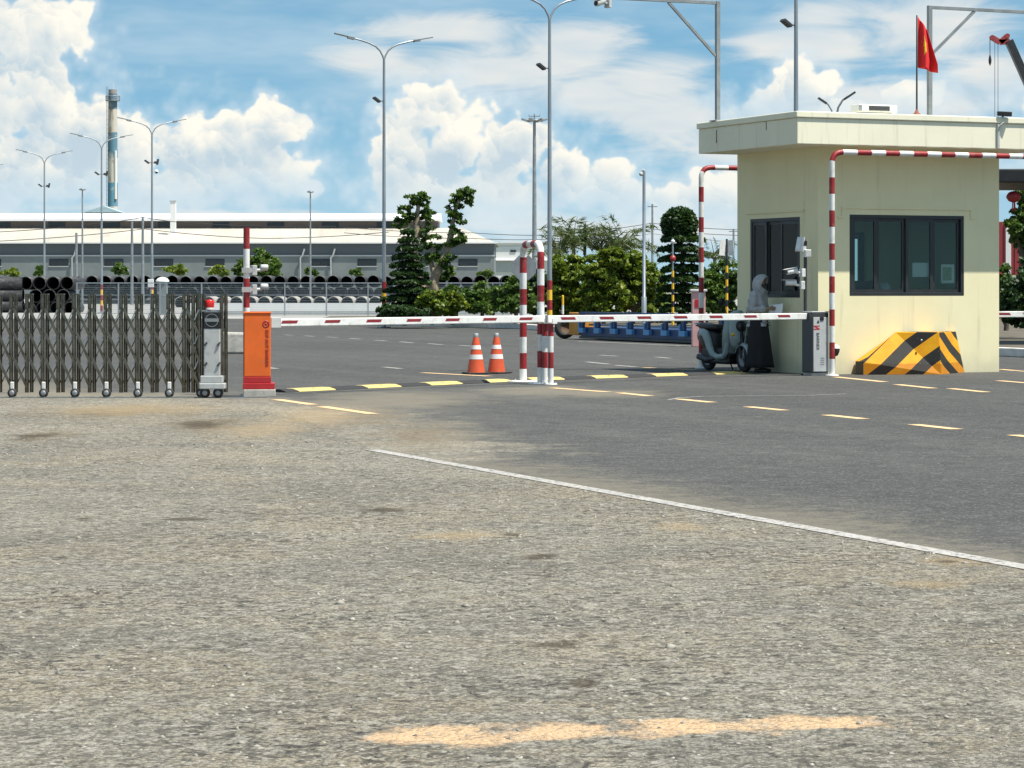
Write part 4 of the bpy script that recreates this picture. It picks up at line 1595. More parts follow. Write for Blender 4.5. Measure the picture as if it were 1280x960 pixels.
# ------------------------------------------------------------------ cones
def cone(label, p):
    T = thing('traffic_cone', label, 'traffic cone', p, 0.3, 'traffic cones between the lanes')
    mb = MB()
    mb.span(-0.2, 0.2, -0.2, 0.2, 0.004, 0.03)
    obj('base', mb, M['rubber'], T, bevel=0.015)
    mb = MB()
    prof = [(0.155, 0.03), (0.15, 0.05), (0.118, 0.26), (0.108, 0.32), (0.088, 0.42), (0.077, 0.48), (0.045, 0.635)]
    mb.lathe(prof, n=24)
    obj('cone_body', mb, M['cone'], T)
    for z_0, z_1, r_0, r_1 in ((0.255, 0.335, 0.119, 0.106), (0.425, 0.495, 0.088, 0.074)):
        mb = MB()
        mb.lathe([(r_0 + 0.002, z_0), (r_1 + 0.002, z_1)], n=24)
        obj('white_band', mb, M['conew'], T)
    mb = MB()
    mb.lathe([(0.046, 0.632), (0.046, 0.69), (0.03, 0.70), (0.0, 0.70)], n=18)
    obj('tip', mb, M['galv_d'], T)
    return T


c_a = cone('orange traffic cone with two white bands, the one farther from the striped arch', gnd(595, 467.5))
dup(c_a, gnd(620.5, 466.8), 0.9, 'orange traffic cone with two white bands, the one nearer the striped arch')

# ------------------------------------------------------------------ folding gate
GY = EYE * F / (497 - HY)
PXM = GY / F
SP = 19.6 * PXM
gx_end = (252 - CX) * PXM
GT = thing('folding_gate', 'long accordion folding gate of tarnished steel on small wheels', 'gate', (gx_end, GY, 0), 0)


def gate_post():
    mb = MB()
    for x, y in ((-0.021, -0.05), (0.025, 0.05)):
        mb.cyl((x, y, 0.07), (x, y, 1.375), 0.0265, n=14)
    mb.span(-0.045, 0.052, -0.075, 0.075, 1.376, 1.395)
    mb.span(-0.02, 0.02, -0.029, 0.029, 0.2, 0.24)
    return mb


def gate_link():
    """scissor bars of one gap: three crossings, near bars one way, far bars the other"""
    mb = MB()
    zs = [0.20, 0.54, 0.88, 1.20]
    for i in range(3):
        za, zb = zs[i], zs[i + 1]
        m_ = 0.06
        mb.bar((-SP + 0.012, -0.082, zb), (-0.012, -0.082, za - m_), 0.012, 0.036, up=(0, 1, 0))
        mb.bar((-SP + 0.012, 0.082, za - m_), (-0.012, 0.082, zb), 0.012, 0.014, up=(0, 1, 0))
        mb.bar((-0.03, -0.074, zb - 0.02), (-SP * 0.42, -0.074, zb - 0.16), 0.008, 0.016, 1, up=(0, 1, 0))
    return mb


def gate_wheel(parent, x):
    mb = MB()
    mb.span(-0.026, 0.026, -0.105, -0.078, 0.115, 0.215)
    mb.span(-0.03, 0.03, -0.12, -0.02, 0.09, 0.115)
    hs = obj('wheel_housing', mb, M['white'], parent, bevel=0.01, loc=(x, 0, 0))
    mb = MB()
    RY = Matrix.Rotation(R(90), 4, 'X')
    mb.lathe([(0.0, 0.02), (0.03, 0.02), (0.06, 0.012), (0.062, 0.0), (0.062, -0.03), (0.05, -0.035), (0.0, -0.035)], n=18, M=RY, c=(0, -0.105, 0.066))
    w = obj('wheel', mb, M['rubber'], parent, loc=(x, 0, 0))
    mb = MB()
    mb.lathe([(0.0, 0.004), (0.02, 0.004), (0.034, 0.0), (0.036, -0.006)], n=16, M=RY, c=(0, -0.128, 0.066))
    obj('hub', mb, M['galv_d'], w)
    return hs, w


po0 = obj('post', gate_post(), M['gate'], GT, bevel=0.004)
ln0 = obj('lattice_link', gate_link(), [M['gate'], M['galv']], GT)
hs0, wh0 = gate_wheel(GT, 0)
NP = 32
xs_g = [-i * SP for i in range(NP)]
for i, x in enumerate(xs_g):
    if i:
        c = copy_tree(po0, GT)
        c.location = (x, 0, 0)
        if i < NP - 1:
            l_ = copy_tree(ln0, GT)
            l_.location = (x, 0, 0)
    if i and i % 2 == 0:
        for w_ in (hs0, wh0):
            c = copy_tree(w_, GT)
            c.location = (x, 0, 0)
p2_ = copy_tree(po0, GT)
p2_.location = (-0.085, 0, 0)
p2_ = copy_tree(po0, GT)
p2_.location = (0.295, 0, 0)
# drive unit at the end of the gate
mb = MB()
mb.span(0.045, 0.262, -0.14, 0.14, 0.30, 0.93)
du = obj('drive_cabinet', mb, M['pgrey'], GT, bevel=0.01)
mb = MB()
mb.span(0.04, 0.267, -0.145, 0.145, 0.931, 1.15)
hd = obj('display_head', mb, M['black'], GT, bevel=0.01)
mb = MB()
mb.span(0.06, 0.247, -0.149, -0.146, 1.02, 1.065)
obj('display_strip', mb, M['galv_d'], hd)
mb = MB()
for k_ in range(24):
    a, b = 2 * math.pi * k_ / 24, 2 * math.pi * (k_ + 1) / 24
    mb.add([(0.153 + r_ * math.cos(q_), -0.148, 1.04 + r_ * math.sin(q_)) for q_, r_ in ((a, 0.08), (b, 0.08), (b, 0.088), (a, 0.088))], [(0, 1, 2, 3)])
obj('ring_mark', mb, M['galv_d'], hd)
mb = MB()
mb.span(-0.02, 0.275, -0.05, 0.05, 1.155, 1.175)
obj('top_rail', mb, M['galv_d'], GT)
mb = MB()
mb.span(0.0, 0.30, -0.17, 0.17, 0.20, 0.299)
mb.span(-0.01, 0.33, -0.19, 0.19, 0.12, 0.199)
obj('skirt', mb, M['pgrey'], GT, bevel=0.012)
for zz in (0.45, 0.72):
    for xx_ in (0.07, 0.245):
        mb = MB()
        mb.bar((xx_ - 0.02, -0.15, zz - 0.02), (xx_ + 0.02, -0.15, zz + 0.025), 0.02, 0.02)
        obj('bracket', mb, M['dark'], du)
for x in (0.06, 0.235):
    mb = MB()
    RY = Matrix.Rotation(R(90), 4, 'X')
    mb.lathe([(0.0, 0.02), (0.04, 0.02), (0.066, 0.012), (0.068, 0.0), (0.068, -0.03), (0.05, -0.035), (0.0, -0.035)], n=18, M=RY, c=(x, -0.13, 0.069))
    w = obj('wheel', mb, M['rubber'], GT)
    mb = MB()
    mb.lathe([(0.0, 0.003), (0.03, 0.003), (0.036, -0.004)], n=14, M=RY, c=(x, -0.153, 0.069))
    obj('hub', mb, M['galv_d'], w)
mb = MB()
mb.lathe([(0.058, 0.0), (0.058, 0.03), (0.05, 0.034)], n=16, c=(0.11, 0, 1.176))
bb = obj('beacon_base', mb, M['pgrey'], GT)
mb = MB()
mb.lathe([(0.056, 0.0), (0.06, 0.05), (0.056, 0.09), (0.035, 0.105), (0.0, 0.108)], n=16, c=(0.11, 0, 1.21))
obj('warning_beacon', mb, M['beacon'], GT)
mb = MB()
mb.span(-8, 0.9, -0.02, 0.02, 0.0, 0.014)
tag(obj('gate_track', mb, M['galv_d'], loc=(gx_end, GY - 0.1, 0.001)), 'thin steel guide rail let into the ground under the folding gate', 'rail')
mb = MB()
mb.prism([(-0.6, 0), (0.6, 0), (0.52, 0.28), (0.36, 0.47), (-0.55, 0.5)], -0.35, 0.35)
tag(obj('concrete_block', mb, M['concrete'], loc=gnd(294, 442), rz=0.25, bevel=0.05), 'rough pale concrete block on the road behind the orange cabinet', 'concrete block')


# ------------------------------------------------------------------ street lamps
def street_lamp(label, group, bands=True, twin=False, dome=False):
    T = thing('street_lamp', label, 'street lamp', (0, 0, 0), UROT, group)
    mb = MB()
    mb.tube([(0, 0, 0.02), (0, 0, 10.25)], [0.085, 0.048], 12)
    mb.span(-0.2, 0.2, -0.2, 0.2, 0.0, 0.03)
    obj('pole', mb, M['galv'], T)
    if bands:
        mb = MB()
        zs = [0.12, 0.45, 0.78, 1.11, 1.44, 1.75]
        for i in range(5):
            mb.lathe([(0.09 - 0.0035 * zs[i], zs[i]), (0.09 - 0.0035 * zs[i + 1], zs[i + 1])], n=14, m=i % 2)
        obj('painted_bands', mb, [M['red'], M['ytape']], T)
    for sg in (-1, 1):
        mb = MB()
        path = [(0, 0, 10.2), (sg * 0.05, 0, 10.38), (sg * 0.16, 0, 10.58), (sg * 0.34, 0, 10.74), (sg * 0.6, 0, 10.86), (sg * 1.0, 0, 10.97), (sg * 1.3, 0, 11.03)]
        mb.tube(path, 0.034, 8)
        a = obj('arm', mb, M['galv'], T)
        mb = MB()
        mb.bar((sg * 1.2, 0, 11.03), (sg * 2.0, 0, 11.18), 0.05, 0.16)
        mb.bar((sg * 1.22, 0, 11.0), (sg * 1.48, 0, 11.05), 0.09, 0.15)
        obj('lamp_head', mb, M['galv_d'], a, bevel=0.01)
    z = 8.65
    for sg in ((-1, 1) if twin else (-1,)):
        mb = MB()
        mb.bar((0, 0, z), (sg * 0.22, 0, z + 0.02), 0.03, 0.03)
        if sg == -1:
            mb.bar((sg * 0.18, 0, z - 0.03), (sg * 0.42, 0, z + 0.14), 0.07, 0.26)
        else:
            mb.bar((sg * 0.14, 0, z + 0.02), (sg * 0.34, 0, z + 0.03), 0.14, 0.14)
            mb.bar((sg * 0.30, 0, z - 0.1), (sg * 0.36, 0, z + 0.22), 0.08, 0.2)
        obj('floodlight', mb, M['dark'], T)
    if dome:
        mb = MB()
        mb.bar((0, 0, z - 0.45), (0.26, 0, z - 0.43), 0.03, 0.03)
        mb.lathe([(0.11, 0.0), (0.1, 0.08), (0.05, 0.12), (0, 0.13)], n=12, c=(0.26, 0, z - 0.5))
        mb.lathe([(0.0, -0.11), (0.07, -0.08), (0.1, 0.0)], n=12, c=(0.26, 0, z - 0.5), m=1)
        obj('dome_camera', mb, [M['white'], M['black']], T)
    return T


GRP = 'twin armed street lamps along the planted strip'
lamp = street_lamp('tallest twin armed street lamp, behind the short striped arch', GRP)
lamp.location = Vector(((687 - CX) * (86.0) / F, 86.0, 0))
for px_, d_, lab in ((480, 101.0, 'twin armed street lamp rising beside the layered cone shaped tree'), (995, 72.0, 'street lamp whose pole rises behind the left corner of the guard house roof')):
    dup(lamp, ((px_ - CX) * d_ / F, d_, 0), None, lab, GRP)
lamp2 = street_lamp('twin armed street lamp in front of the chimney', GRP, True, True)
lamp2.location = ((127 - CX) * 165.0 / F, 165.0, 0)
lamp3 = street_lamp('twin armed street lamp with a dome camera, between the chimney and the roof vent', GRP, True, True, True)
lamp3.location = ((190 - CX) * 150.0 / F, 150.0, 0)
dup(lamp2, ((55.5 - CX) * 184.0 / F, 184.0, 0), None, 'twin armed street lamp left of the chimney', GRP)
dup(lamp2, ((-28 - CX) * 204.0 / F, 204.0, 0), None, 'street lamp of which one arm reaches in at the left edge of the picture', GRP)


def small_lamp(label, px_, top, d, group):
    T = thing('yard_lamp', label, 'yard lamp', Vector(((px_ - CX) * d / F, d, 0)), 0, group)
    H = EYE + (HY - top) * d / F
    mb = MB()
    mb.tube([(0, 0, 0), (0, 0, H - 0.15)], [0.11, 0.06], 10)
    obj('pole', mb, M['galv_d'], T)
    mb = MB()
    mb.lathe([(0.05, -0.25), (0.28, -0.2), (0.34, -0.12), (0.2, -0.05), (0.08, 0.0), (0, 0.0)], n=12, c=(0, 0, H))
    obj('lamp_head', mb, M['galv_d'], T)
    return T


small_lamp('tall thin yard lamp with a small round head left of the chimney', 103, 235, 250.0, 'round headed yard lamps')
small_lamp('thin round headed yard lamp between the striped camera post and the layered cone tree', 388, 238, 250.0, 'round headed yard lamps')

# high mast with a crown of floodlights
T = thing('high_mast_lamp', 'high mast lamp with a flat crown of floodlights between the two tallest street lamps', 'mast lamp', Vector(((668 - CX) * 200.0 / F, 200.0, 0)))
H = EYE + (HY - 150) * 200 / F
mb = MB()
mb.tube([(0, 0, 0), (0, 0, H)], [0.21, 0.11], 12)
obj('pole', mb, M['galv_d'], T)
mb = MB()
mb.lathe([(0.55, 0.0), (0.62, 0.05), (0.55, 0.1), (0.12, 0.12)], n=16, c=(0, 0, H - 0.1))
mb.bar((-0.4, 0, H + 0.28), (0.4, 0, H + 0.28), 0.06, 0.1)
mb.cyl((0, 0, H), (0, 0, H + 0.45), 0.05)
mb.bar((-0.4, 0, H + 0.28), (-0.42, 0, H + 0.42), 0.05, 0.05)
mb.bar((0.4, 0, H + 0.28), (0.42, 0, H + 0.42), 0.05, 0.05)
cr = obj('crown', mb, M['galv_d'], T)
for k_ in range(6):
    a = k_ * math.pi / 3 + 0.2
    mb = MB()
    mb.bar((0.5 * math.cos(a), 0.5 * math.sin(a), H - 0.1), (0.98 * math.cos(a), 0.98 * math.sin(a), H + 0.06), 0.12, 0.3)
    obj('floodlight', mb, M['galv_d'], cr)

# camera pole by the hedge
T = thing('camera_pole', 'slim grey camera pole standing among the hedge trees', 'pole', Vector(((805 - CX) * 88.0 / F, 88.0, 0)))
H = EYE + (HY - 214) * 88 / F
mb = MB()
mb.tube([(0, 0, 0), (0, 0, 1.2), (0, 0, 1.22), (0, 0, H)], [0.085, 0.085, 0.06, 0.05], 12)
obj('pole', mb, M['galv'], T)
mb = MB()
mb.tube([(0, 0, H - 0.08), (0.02, 0, H + 0.02), (-0.03, 0, H + 0.06), (-0.09, 0, H + 0.0)], 0.03, 8)
mb.sphere((-0.1, -0.04, H - 0.1), 0.07, 10)
obj('camera_head', mb, M['pgrey'], T)

# solar lamps behind the roof
for px_, top, d, ln_, lab in ((1046, 116, 90.0, 1.0, 'larger curved single arm lamp peeping over the guard house roof'), (1041, 123, 112.0, -1.0, 'smaller curved single arm lamp peeping over the guard house roof')):
    T = thing('solar_lamp', lab, 'street lamp', Vector(((px_ - CX) * d / F, d, 0)), 0, 'curved lamps behind the guard house')
    H = EYE + (HY - top) * d / F
    mb = MB()
    mb.tube([(0, 0, 0), (0, 0, H - 0.75), (ln_ * 0.05, 0, H - 0.5), (ln_ * 0.2, 0, H - 0.25), (ln_ * 0.38, 0, H - 0.12)], [0.07, 0.04, 0.035, 0.035, 0.03], 8)
    obj('pole', mb, M['galv'], T)
    mb = MB()
    mb.bar((ln_ * 0.26, 0, H - 0.22), (ln_ * 0.62, 0, H + 0.02), 0.07, 0.3)
    obj('lamp_head', mb, M['dark'], T)

# ------------------------------------------------------------------ crane
T = thing('crane', 'mobile crane whose dark boom with red head rises over the guard house', 'crane', Vector(((1530 - CX) * 150.0 / F, 150.0, 0)), 0)
org = T.location


def loc_at(px_, py_, d=150.0):
    return at(px_, py_, d) - org


b0, bt = loc_at(1392, 345), loc_at(1261, 51)
mid = b0.lerp(bt, 0.775)
mb = MB()
mb.bar(b0, mid, 0.75, 0.6, up=(0, 1, 0))
mb.bar(mid, bt, 0.5, 0.42, up=(0, 1, 0))
mb.bar(mid + Vector((-0.22, 0, 0.5)) * 0.0 + (b0 - mid).normalized() * 0.35, mid, 0.95, 0.75, up=(0, 1, 0))
obj('boom', mb, M['crane'], T)
mb = MB()
q0, q1, q2 = loc_at(1240, 47), loc_at(1250, 53), loc_at(1259, 45)
for a, b in ((q0, q1), (q1, q2), (q1, loc_at(1262, 52))):
    mb.bar(a, b, 0.22, 0.3, up=(0, 1, 0))
for q_ in (q0, q2):
    mb.cyl(q_ + Vector((0, -0.12, 0)), q_ + Vector((0, 0.12, 0)), 0.14, n=14)
obj('boom_head', mb, M['cranered'], T)
mb = MB()
mb.cyl(loc_at(1237.5, 48), loc_at(1237.5, 70), 0.022, n=6)
mb.cyl(loc_at(1243.5, 52), loc_at(1243.5, 300), 0.014, n=6)
mb.cyl(loc_at(1247.5, 52), loc_at(1247.5, 300), 0.014, n=6)
mb.cyl(q2, loc_at(1292, 116), 0.02, n=6)
obj('hoist_cable', mb, M['cord'], T)
mb = MB()
hk = loc_at(1237.5, 76)
mb.lathe([(0.0, 0.36), (0.05, 0.3), (0.09, 0.05), (0.08, -0.1), (0.03, -0.25), (0, -0.3)], n=12, c=hk)
obj('hook_block', mb, M['crane'], T)
mb = MB()
mb.span(-9, 5, -1.25, 1.25, 0.9, 1.5)
mb.span(2.6, 5, -1.2, 1.2, 1.5, 2.9)
mb.span(-8.4, -4.5, -1.2, 1.2, 1.5, 2.6)
obj('carrier', mb, M['cranered'], T, bevel=0.06)
for x in (-7.6, -6.2, 1.0, 3.4):
    for y in (-1.15, 1.15):
        mb = MB()
        mb.lathe([(0, 0.15), (0.4, 0.15), (0.55, 0.12), (0.55, -0.12), (0.4, -0.15), (0, -0.15)], n=20, M=Matrix.Rotation(R(90), 4, 'X'), c=(x, y, 0.56))
        obj('wheel', mb, M['rubber'], T)

# ------------------------------------------------------------------ warehouse and what stands round it
WD = 400.0
W0, W1 = -118.0, (618 - CX) * WD / F
wh = thing('warehouse', 'long grey warehouse with a pale two tier roof and a row of dark windows', 'warehouse', (0, WD, 0))
EV = EYE + (HY - 304) * WD / F
mb = MB()
mb.span(W0, W1, 0, 40, EV - 1.75, EV)
obj('wall_cladding', mb, M['wall_d'], wh)
mb = MB()
mb.span(W0 + 0.02, W1 - 0.02, -0.25, 39.8, 0, EV - 1.95)
mb.span(W0 - 0.02, W1 + 0.05, -0.32, -0.26, EV - 2.0, EV - 1.78, 1)
obj('wall', mb, [M['wall_l'], M['pgrey']], wh)
mb = MB()
ins = 5.2
r0, r1_, rz_ = 0.0, 15.0, 2.65
y0 = -0.7
vs = [(W0, y0, EV + 0.0), (W1 + 0.4, y0, EV), (W1 - ins, r1_, EV + rz_), (W0, r1_, EV + rz_), (W1 + 0.4, 40.5, EV), (W1 - ins, 26, EV + rz_), (W0, 26, EV + rz_), (W0, 40.5, EV)]
mb.add(vs, [(0, 1, 2, 3), (1, 4, 5, 2), (4, 7, 6, 5), (3, 2, 5, 6), (0, 3, 6, 7), (0, 7, 4, 1)])
rfo = obj('lower_roof', mb, M['roof'], wh)
mb = MB()
mb.span(W0, W1 + 0.45, y0 - 0.12, y0 - 0.005, EV - 0.05, EV + 0.16)
obj('gutter', mb, M['wallw'], rfo)
mb = MB()
for i in range(60):                                              # standing seams
    x = W0 + 2 + i * 1.95
    if x > W1 - 0.5:
        break
    xe = min(x, W1 - ins)
    mb.bar((x, y0 + 0.05, EV + 0.02), (xe, r1_, EV + rz_ + 0.02), 0.05, 0.06)
obj('roof_seams', mb, mat('roof_seam_metal', (0.5, 0.46, 0.4), 0.7), rfo)
mz = EV + rz_
WM = W1 - 9.0
mb = MB()
mb.span(W0, WM, 15.2, 25.8, mz, mz + 1.1)
obj('clerestory_wall', mb, mat('clerestory_grey', (0.12, 0.105, 0.10), 0.8, 0.1, 0.1), wh)
for i in range(12):
    x = WM - 7.0 - i * 8.6
    mb = MB()
    mb.span(x - 2.6, x, 15.1, 15.19, mz + 0.18, mz + 0.92)
    obj('vent_opening', mb, M['darkwin'], wh)
mb = MB()
mb.prism([(14.0, mz + 1.1), (14.0, mz + 1.45), (20.5, mz + 2.45), (27.0, mz + 1.45), (27.0, mz + 1.1)], W0 - 0.2, WM + 0.4, 0, Matrix(((0, 1, 0, 0), (1, 0, 0, 0), (0, 0, 1, 0), (0, 0, 0, 1))))
obj('upper_roof', mb, M['roofw'], wh)
for x0 in (-22, 62, 130.5, 193, 257, 325, 389.5, 447, 511, 573):
    a = (x0 - CX) * WD / F
    mb = MB()
    mb.span(a, a + 2.9, -0.3, -0.255, EYE + (HY - 332.5) * WD / F, EYE + (HY - 323.5) * WD / F, 0)
    mb.span(a - 0.1, a + 3.0, -0.36, -0.255, EYE + (HY - 333.6) * WD / F, EYE + (HY - 332.6) * WD / F, 1)
    wn_ = obj('window', mb, [M['darkwin'], M['pgrey']], wh)
    mb = MB()
    mb.span(a + 0.25, a + 1.3, -0.34, -0.305, EYE + (HY - 331.5) * WD / F, EYE + (HY - 328.5) * WD / F)
    obj('pane', mb, M['frame'], wn_)
for x0 in (91, 376, 414):
    a = (x0 - CX) * WD / F
    mb = MB()
    mb.tube([(a, -0.6, 0), (a, -0.6, EYE + (HY - 322) * WD / F), (a + 0.3, -0.6, EYE + (HY - 320) * WD / F), (a + 0.6, -0.6, EYE + (HY - 311) * WD / F)], 0.14, 8)
    obj('downpipe', mb, M['pgrey'], wh)

T = thing('roof_vent', 'pale square vent stack standing on the lower warehouse roof', 'vent', Vector(((216.5 - CX) * 408.0 / F, 408.0, EV + 1.2)))
mb = MB()
hz0 = EYE + (HY - 252) * 408 / F - T.location.z
mb.span(-0.42, 0.42, -0.42, 0.42, 0, hz0)
mb.span(-0.8, 0.8, -0.6, 0.6, 0.1, 0.32)
obj('shaft', mb, M['wallw'], T, bevel=0.03)
mb = MB()
mb.span(-0.5, 0.5, -0.5, 0.5, hz0 + 0.002, hz0 + 0.16)
obj('cap', mb, M['pgrey'], T)

T = thing('white_building', 'white low building with a grey wall panel behind the octagonal sign', 'building', (0, 455.0, 0))
d_ = 455.0
xa, xb = (600 - CX) * d_ / F, (705 - CX) * d_ / F
zz = lambda y: EYE + (HY - y) * d_ / F
mb = MB()
mb.span(xa, xb, 0, 25, 0, zz(304))
obj('wall', mb, M['wallw'], T)
mb = MB()
mb.span(xa - 0.2, xb + 0.2, -0.3, 25.2, zz(304) + 0.002, zz(302))
mb.span(xa - 0.1, xb + 0.1, -0.5, -0.005, zz(326), zz(325))
obj('roof_edge', mb, M['roofw'], T)
mb = MB()
mb.span((616 - CX) * d_ / F, (641 - CX) * d_ / F, -0.12, -0.004, zz(340), zz(327))
obj('wall_panel', mb, M['greyw'], T)
for x0 in (612, 638, 652):
    mb = MB()
    mb.span((x0 - CX) * d_ / F, (x0 + 7 - CX) * d_ / F, -0.1, -0.004, zz(315), zz(312.5))
    obj('vent_opening', mb, M['darkwin'], T)

T = thing('small_roof_house', 'pale blue pitched roof at the foot of the chimney', 'roof house', Vector(((129 - CX) * 560.0 / F, 560.0, 0)))
z1_ = EYE + (HY - 266) * 560 / F
z2_ = EYE + (HY - 258) * 560 / F
mb = MB()
mb.span(-3.2, 3.8, -3, 3, 0, z1_)
obj('wall', mb, M['greyw'], T)
mb = MB()
mb.prism([(-3.8, z1_ + 0.003), (4.4, z1_ + 0.003), (0.6, z2_)], -3.3, 3.3)
obj('roof', mb, mat('pale_blue_roof', (0.45, 0.58, 0.66), 0.6), T)


def chimney_mat():
    m = bpy.data.materials.new('peeling_banded_paint')
    m.use_nodes = True
    g = NG(m.node_tree)
    b = m.node_tree.nodes['Principled BSDF']
    t = g.new('ShaderNodeTexCoord').outputs['Object']
    x, y, z = g.sep(t)
    n = g.noise(g.vm('MULTIPLY', t, (1.2, 1.2, 0.25)), 1.0, 5.0, 0.6)
    c = None
    bands = [(0, (0.62, 0.60, 0.55)), (20.4, (0.10, 0.30, 0.42)), (25.8, (0.60, 0.56, 0.48)), (31.4, (0.10, 0.22, 0.29)), (37.2, (0.55, 0.50, 0.43)), (42.4, (0.13, 0.20, 0.25)), (46.0, (0.30, 0.30, 0.30))]
    c = bands[0][1]
    for z0_, cc_ in bands[1:]:
        c = g.mix(g.ramp(g.math('ADD', z, g.math('MULTIPLY', n, 0.5)), z0_ + 0.1, z0_ + 0.3), c, cc_)
    c = g.mix(g.ramp(n, 0.52, 0.62, 0, 0.75), c, (0.34, 0.20, 0.12))
    c = g.mix(g.ramp(g.noise(t, 0.5, 4.0), 0.55, 0.65, 0, 0.6), c, (0.5, 0.5, 0.48))
    g.put(b.inputs['Base Color'], c)
    b.inputs['Roughness'].default_value = 0.8
    return m


T = thing('chimney', 'tall factory chimney with peeling blue, white and rust bands', 'chimney', Vector(((141 - CX) * 600.0 / F, 600.0, 0)))
H = EYE + (HY - 112) * 600 / F
mb = MB()
mb.tube([(0, 0, 0), (0, 0, 20), (0, 0, H)], [1.35, 1.15, 0.98], 24)
obj('shaft', mb, chimney_mat(), T)
mb = MB()
mb.lathe([(1.0, 0.0), (1.65, 0.0), (1.65, 0.12), (1.0, 0.12)], n=20, c=(0, 0, H - 2.6))
for k_ in range(12):
    a = k_ * math.pi / 6
    mb.cyl((1.6 * math.cos(a), 1.6 * math.sin(a), H - 2.5), (1.6 * math.cos(a), 1.6 * math.sin(a), H - 1.5), 0.05, n=5)
mb.lathe([(1.62, 0), (1.62, 0.08), (1.56, 0.08), (1.56, 0)], n=20, c=(0, 0, H - 1.5))
obj('platform', mb, M['galv_d'], T)
mb = MB()
for x in (-1.35, -1.05):
    mb.cyl((x, -0.5, 0), (x, -0.5, H + 0.6), 0.05, n=5)
for i in range(48):
    mb.cyl((-1.35, -0.5, i * 1.0), (-1.05, -0.5, i * 1.0), 0.035, n=5)
obj('ladder', mb, M['galv_d'], T)
mb = MB()
mb.cyl((0.75, -0.9, 22), (0.75, -0.9, 33), 0.3, n=10)
mb.cyl((0.2, 0, H), (0.2, 0, H + 1.6), 0.06, n=6)
obj('flue_pipe', mb, M['wallw'], T)

# ------------------------------------------------------------------ utility poles and cables
def upole(label, px_, top, d, arm=True):
    T = thing('utility_pole', label, 'utility pole', Vector(((px_ - CX) * d / F, d, 0)), 0, 'utility poles')
    H = EYE + (HY - top) * d / F
    mb = MB()
    mb.tube([(0, 0, 0), (0, 0, H)], [0.17, 0.11], 10)
    obj('pole', mb, M['galv_d'], T)
    if arm:
        mb = MB()
        mb.span(-0.55, 0.55, -0.05, 0.05, H - 0.35, H - 0.25)
        obj('cross_arm', mb, M['galv_d'], T)
    return T


upole('shorter utility pole between the two left street lamps, near the roof vent', 165, 277, 255.0, False)
upole('utility pole at the peak of the sagging cables left of the roof vent', 178.5, 271, 255.0, False)
upole('short grey pole by the end of the dark pipe pile', 95.5, 291, 255.0, False)
upole('far utility pole between the slim camera pole and the round topped tree', 815.5, 255, 300.0)
upole('far utility pole half hidden by the guard house wall', 917, 286, 300.0)


def cable(label, pts, d=300.0, r=0.035):
    P3 = []
    for (a, b), (c, e) in zip(pts[:-1], pts[1:]):
        for i in range(8):
            w = i / 8
            P3.append(at(a + (c - a) * w, b + (e - b) * w + 4 * w * (1 - w) * abs(c - a) * 0.012, d))
    P3.append(at(pts[-1][0], pts[-1][1], d))
    mb = MB()
    mb.tube(P3, r, 5)
    tag(obj('power_cable', mb, M['cord']), label, 'cable', 'overhead cables')


cable('upper overhead cable crossing from the pruned tree to the far pole behind the hedge', [(430, 284), (590, 291), (690, 294), (815, 279), (917, 287), (1060, 290)])
cable('lower overhead cable crossing from the pruned tree to the far pole behind the hedge', [(430, 291), (590, 298), (690, 299), (815, 286), (917, 294), (1060, 297)])
cable('lowest thin overhead cable beside the round topped tree', [(560, 306), (690, 306), (815, 292), (917, 302), (1060, 306)], r=0.022)
cable('overhead cable rising to the pole left of the roof vent', [(-60, 292), (130, 279), (178.5, 271.5), (226, 278), (420, 283)], 255.0)
cable('long overhead cable sagging across the warehouse wall and roof', [(-80, 304), (165, 288), (178.5, 286), (330, 298), (486, 290)], 255.0)

# ------------------------------------------------------------------ concrete pipes
def pipe_mesh(r, L, k='pipe'):
    mb = MB()
    n = 20
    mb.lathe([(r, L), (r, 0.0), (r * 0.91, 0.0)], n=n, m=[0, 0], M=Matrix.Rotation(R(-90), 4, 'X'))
    mb.lathe([(r * 0.91, 0.0), (r * 0.91, L * 0.9), (0.0, L * 0.9)], n=n, m=[1, 1], M=Matrix.Rotation(R(-90), 4, 'X'))  # black bore with a closed back, painted shade for the dark inside
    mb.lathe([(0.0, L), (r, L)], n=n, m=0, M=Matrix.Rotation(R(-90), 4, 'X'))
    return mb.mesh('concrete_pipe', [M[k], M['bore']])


PD = 268.0
pr = 0.62
pme = pipe_mesh(pr, 5.0, 'pipe_k')
lab_row = 'black pipe with an open round end in the long stacked row behind the mesh fence'
x_l, x_r = (98 - CX) * PD / F, (664 - CX) * PD / F
rows = [(0, x_l, x_r), (1, x_l, x_r)]
z_top = EYE + (HY - 344.5) * PD / F
sup = MB()
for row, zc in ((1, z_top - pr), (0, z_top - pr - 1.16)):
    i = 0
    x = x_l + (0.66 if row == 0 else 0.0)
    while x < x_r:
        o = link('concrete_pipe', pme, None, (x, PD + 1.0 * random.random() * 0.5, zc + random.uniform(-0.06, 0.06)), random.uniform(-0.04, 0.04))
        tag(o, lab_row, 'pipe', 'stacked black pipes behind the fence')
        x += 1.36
mb = MB()
mb.span(x_l - 1, x_r + 1, PD + 0.6, PD + 5.2, 0, z_top - 2 * pr - 1.2)
tag(obj('pipe_bed', mb, M['dark']), 'long low dark bed carrying the stacked row of pipes', 'pipe bed')
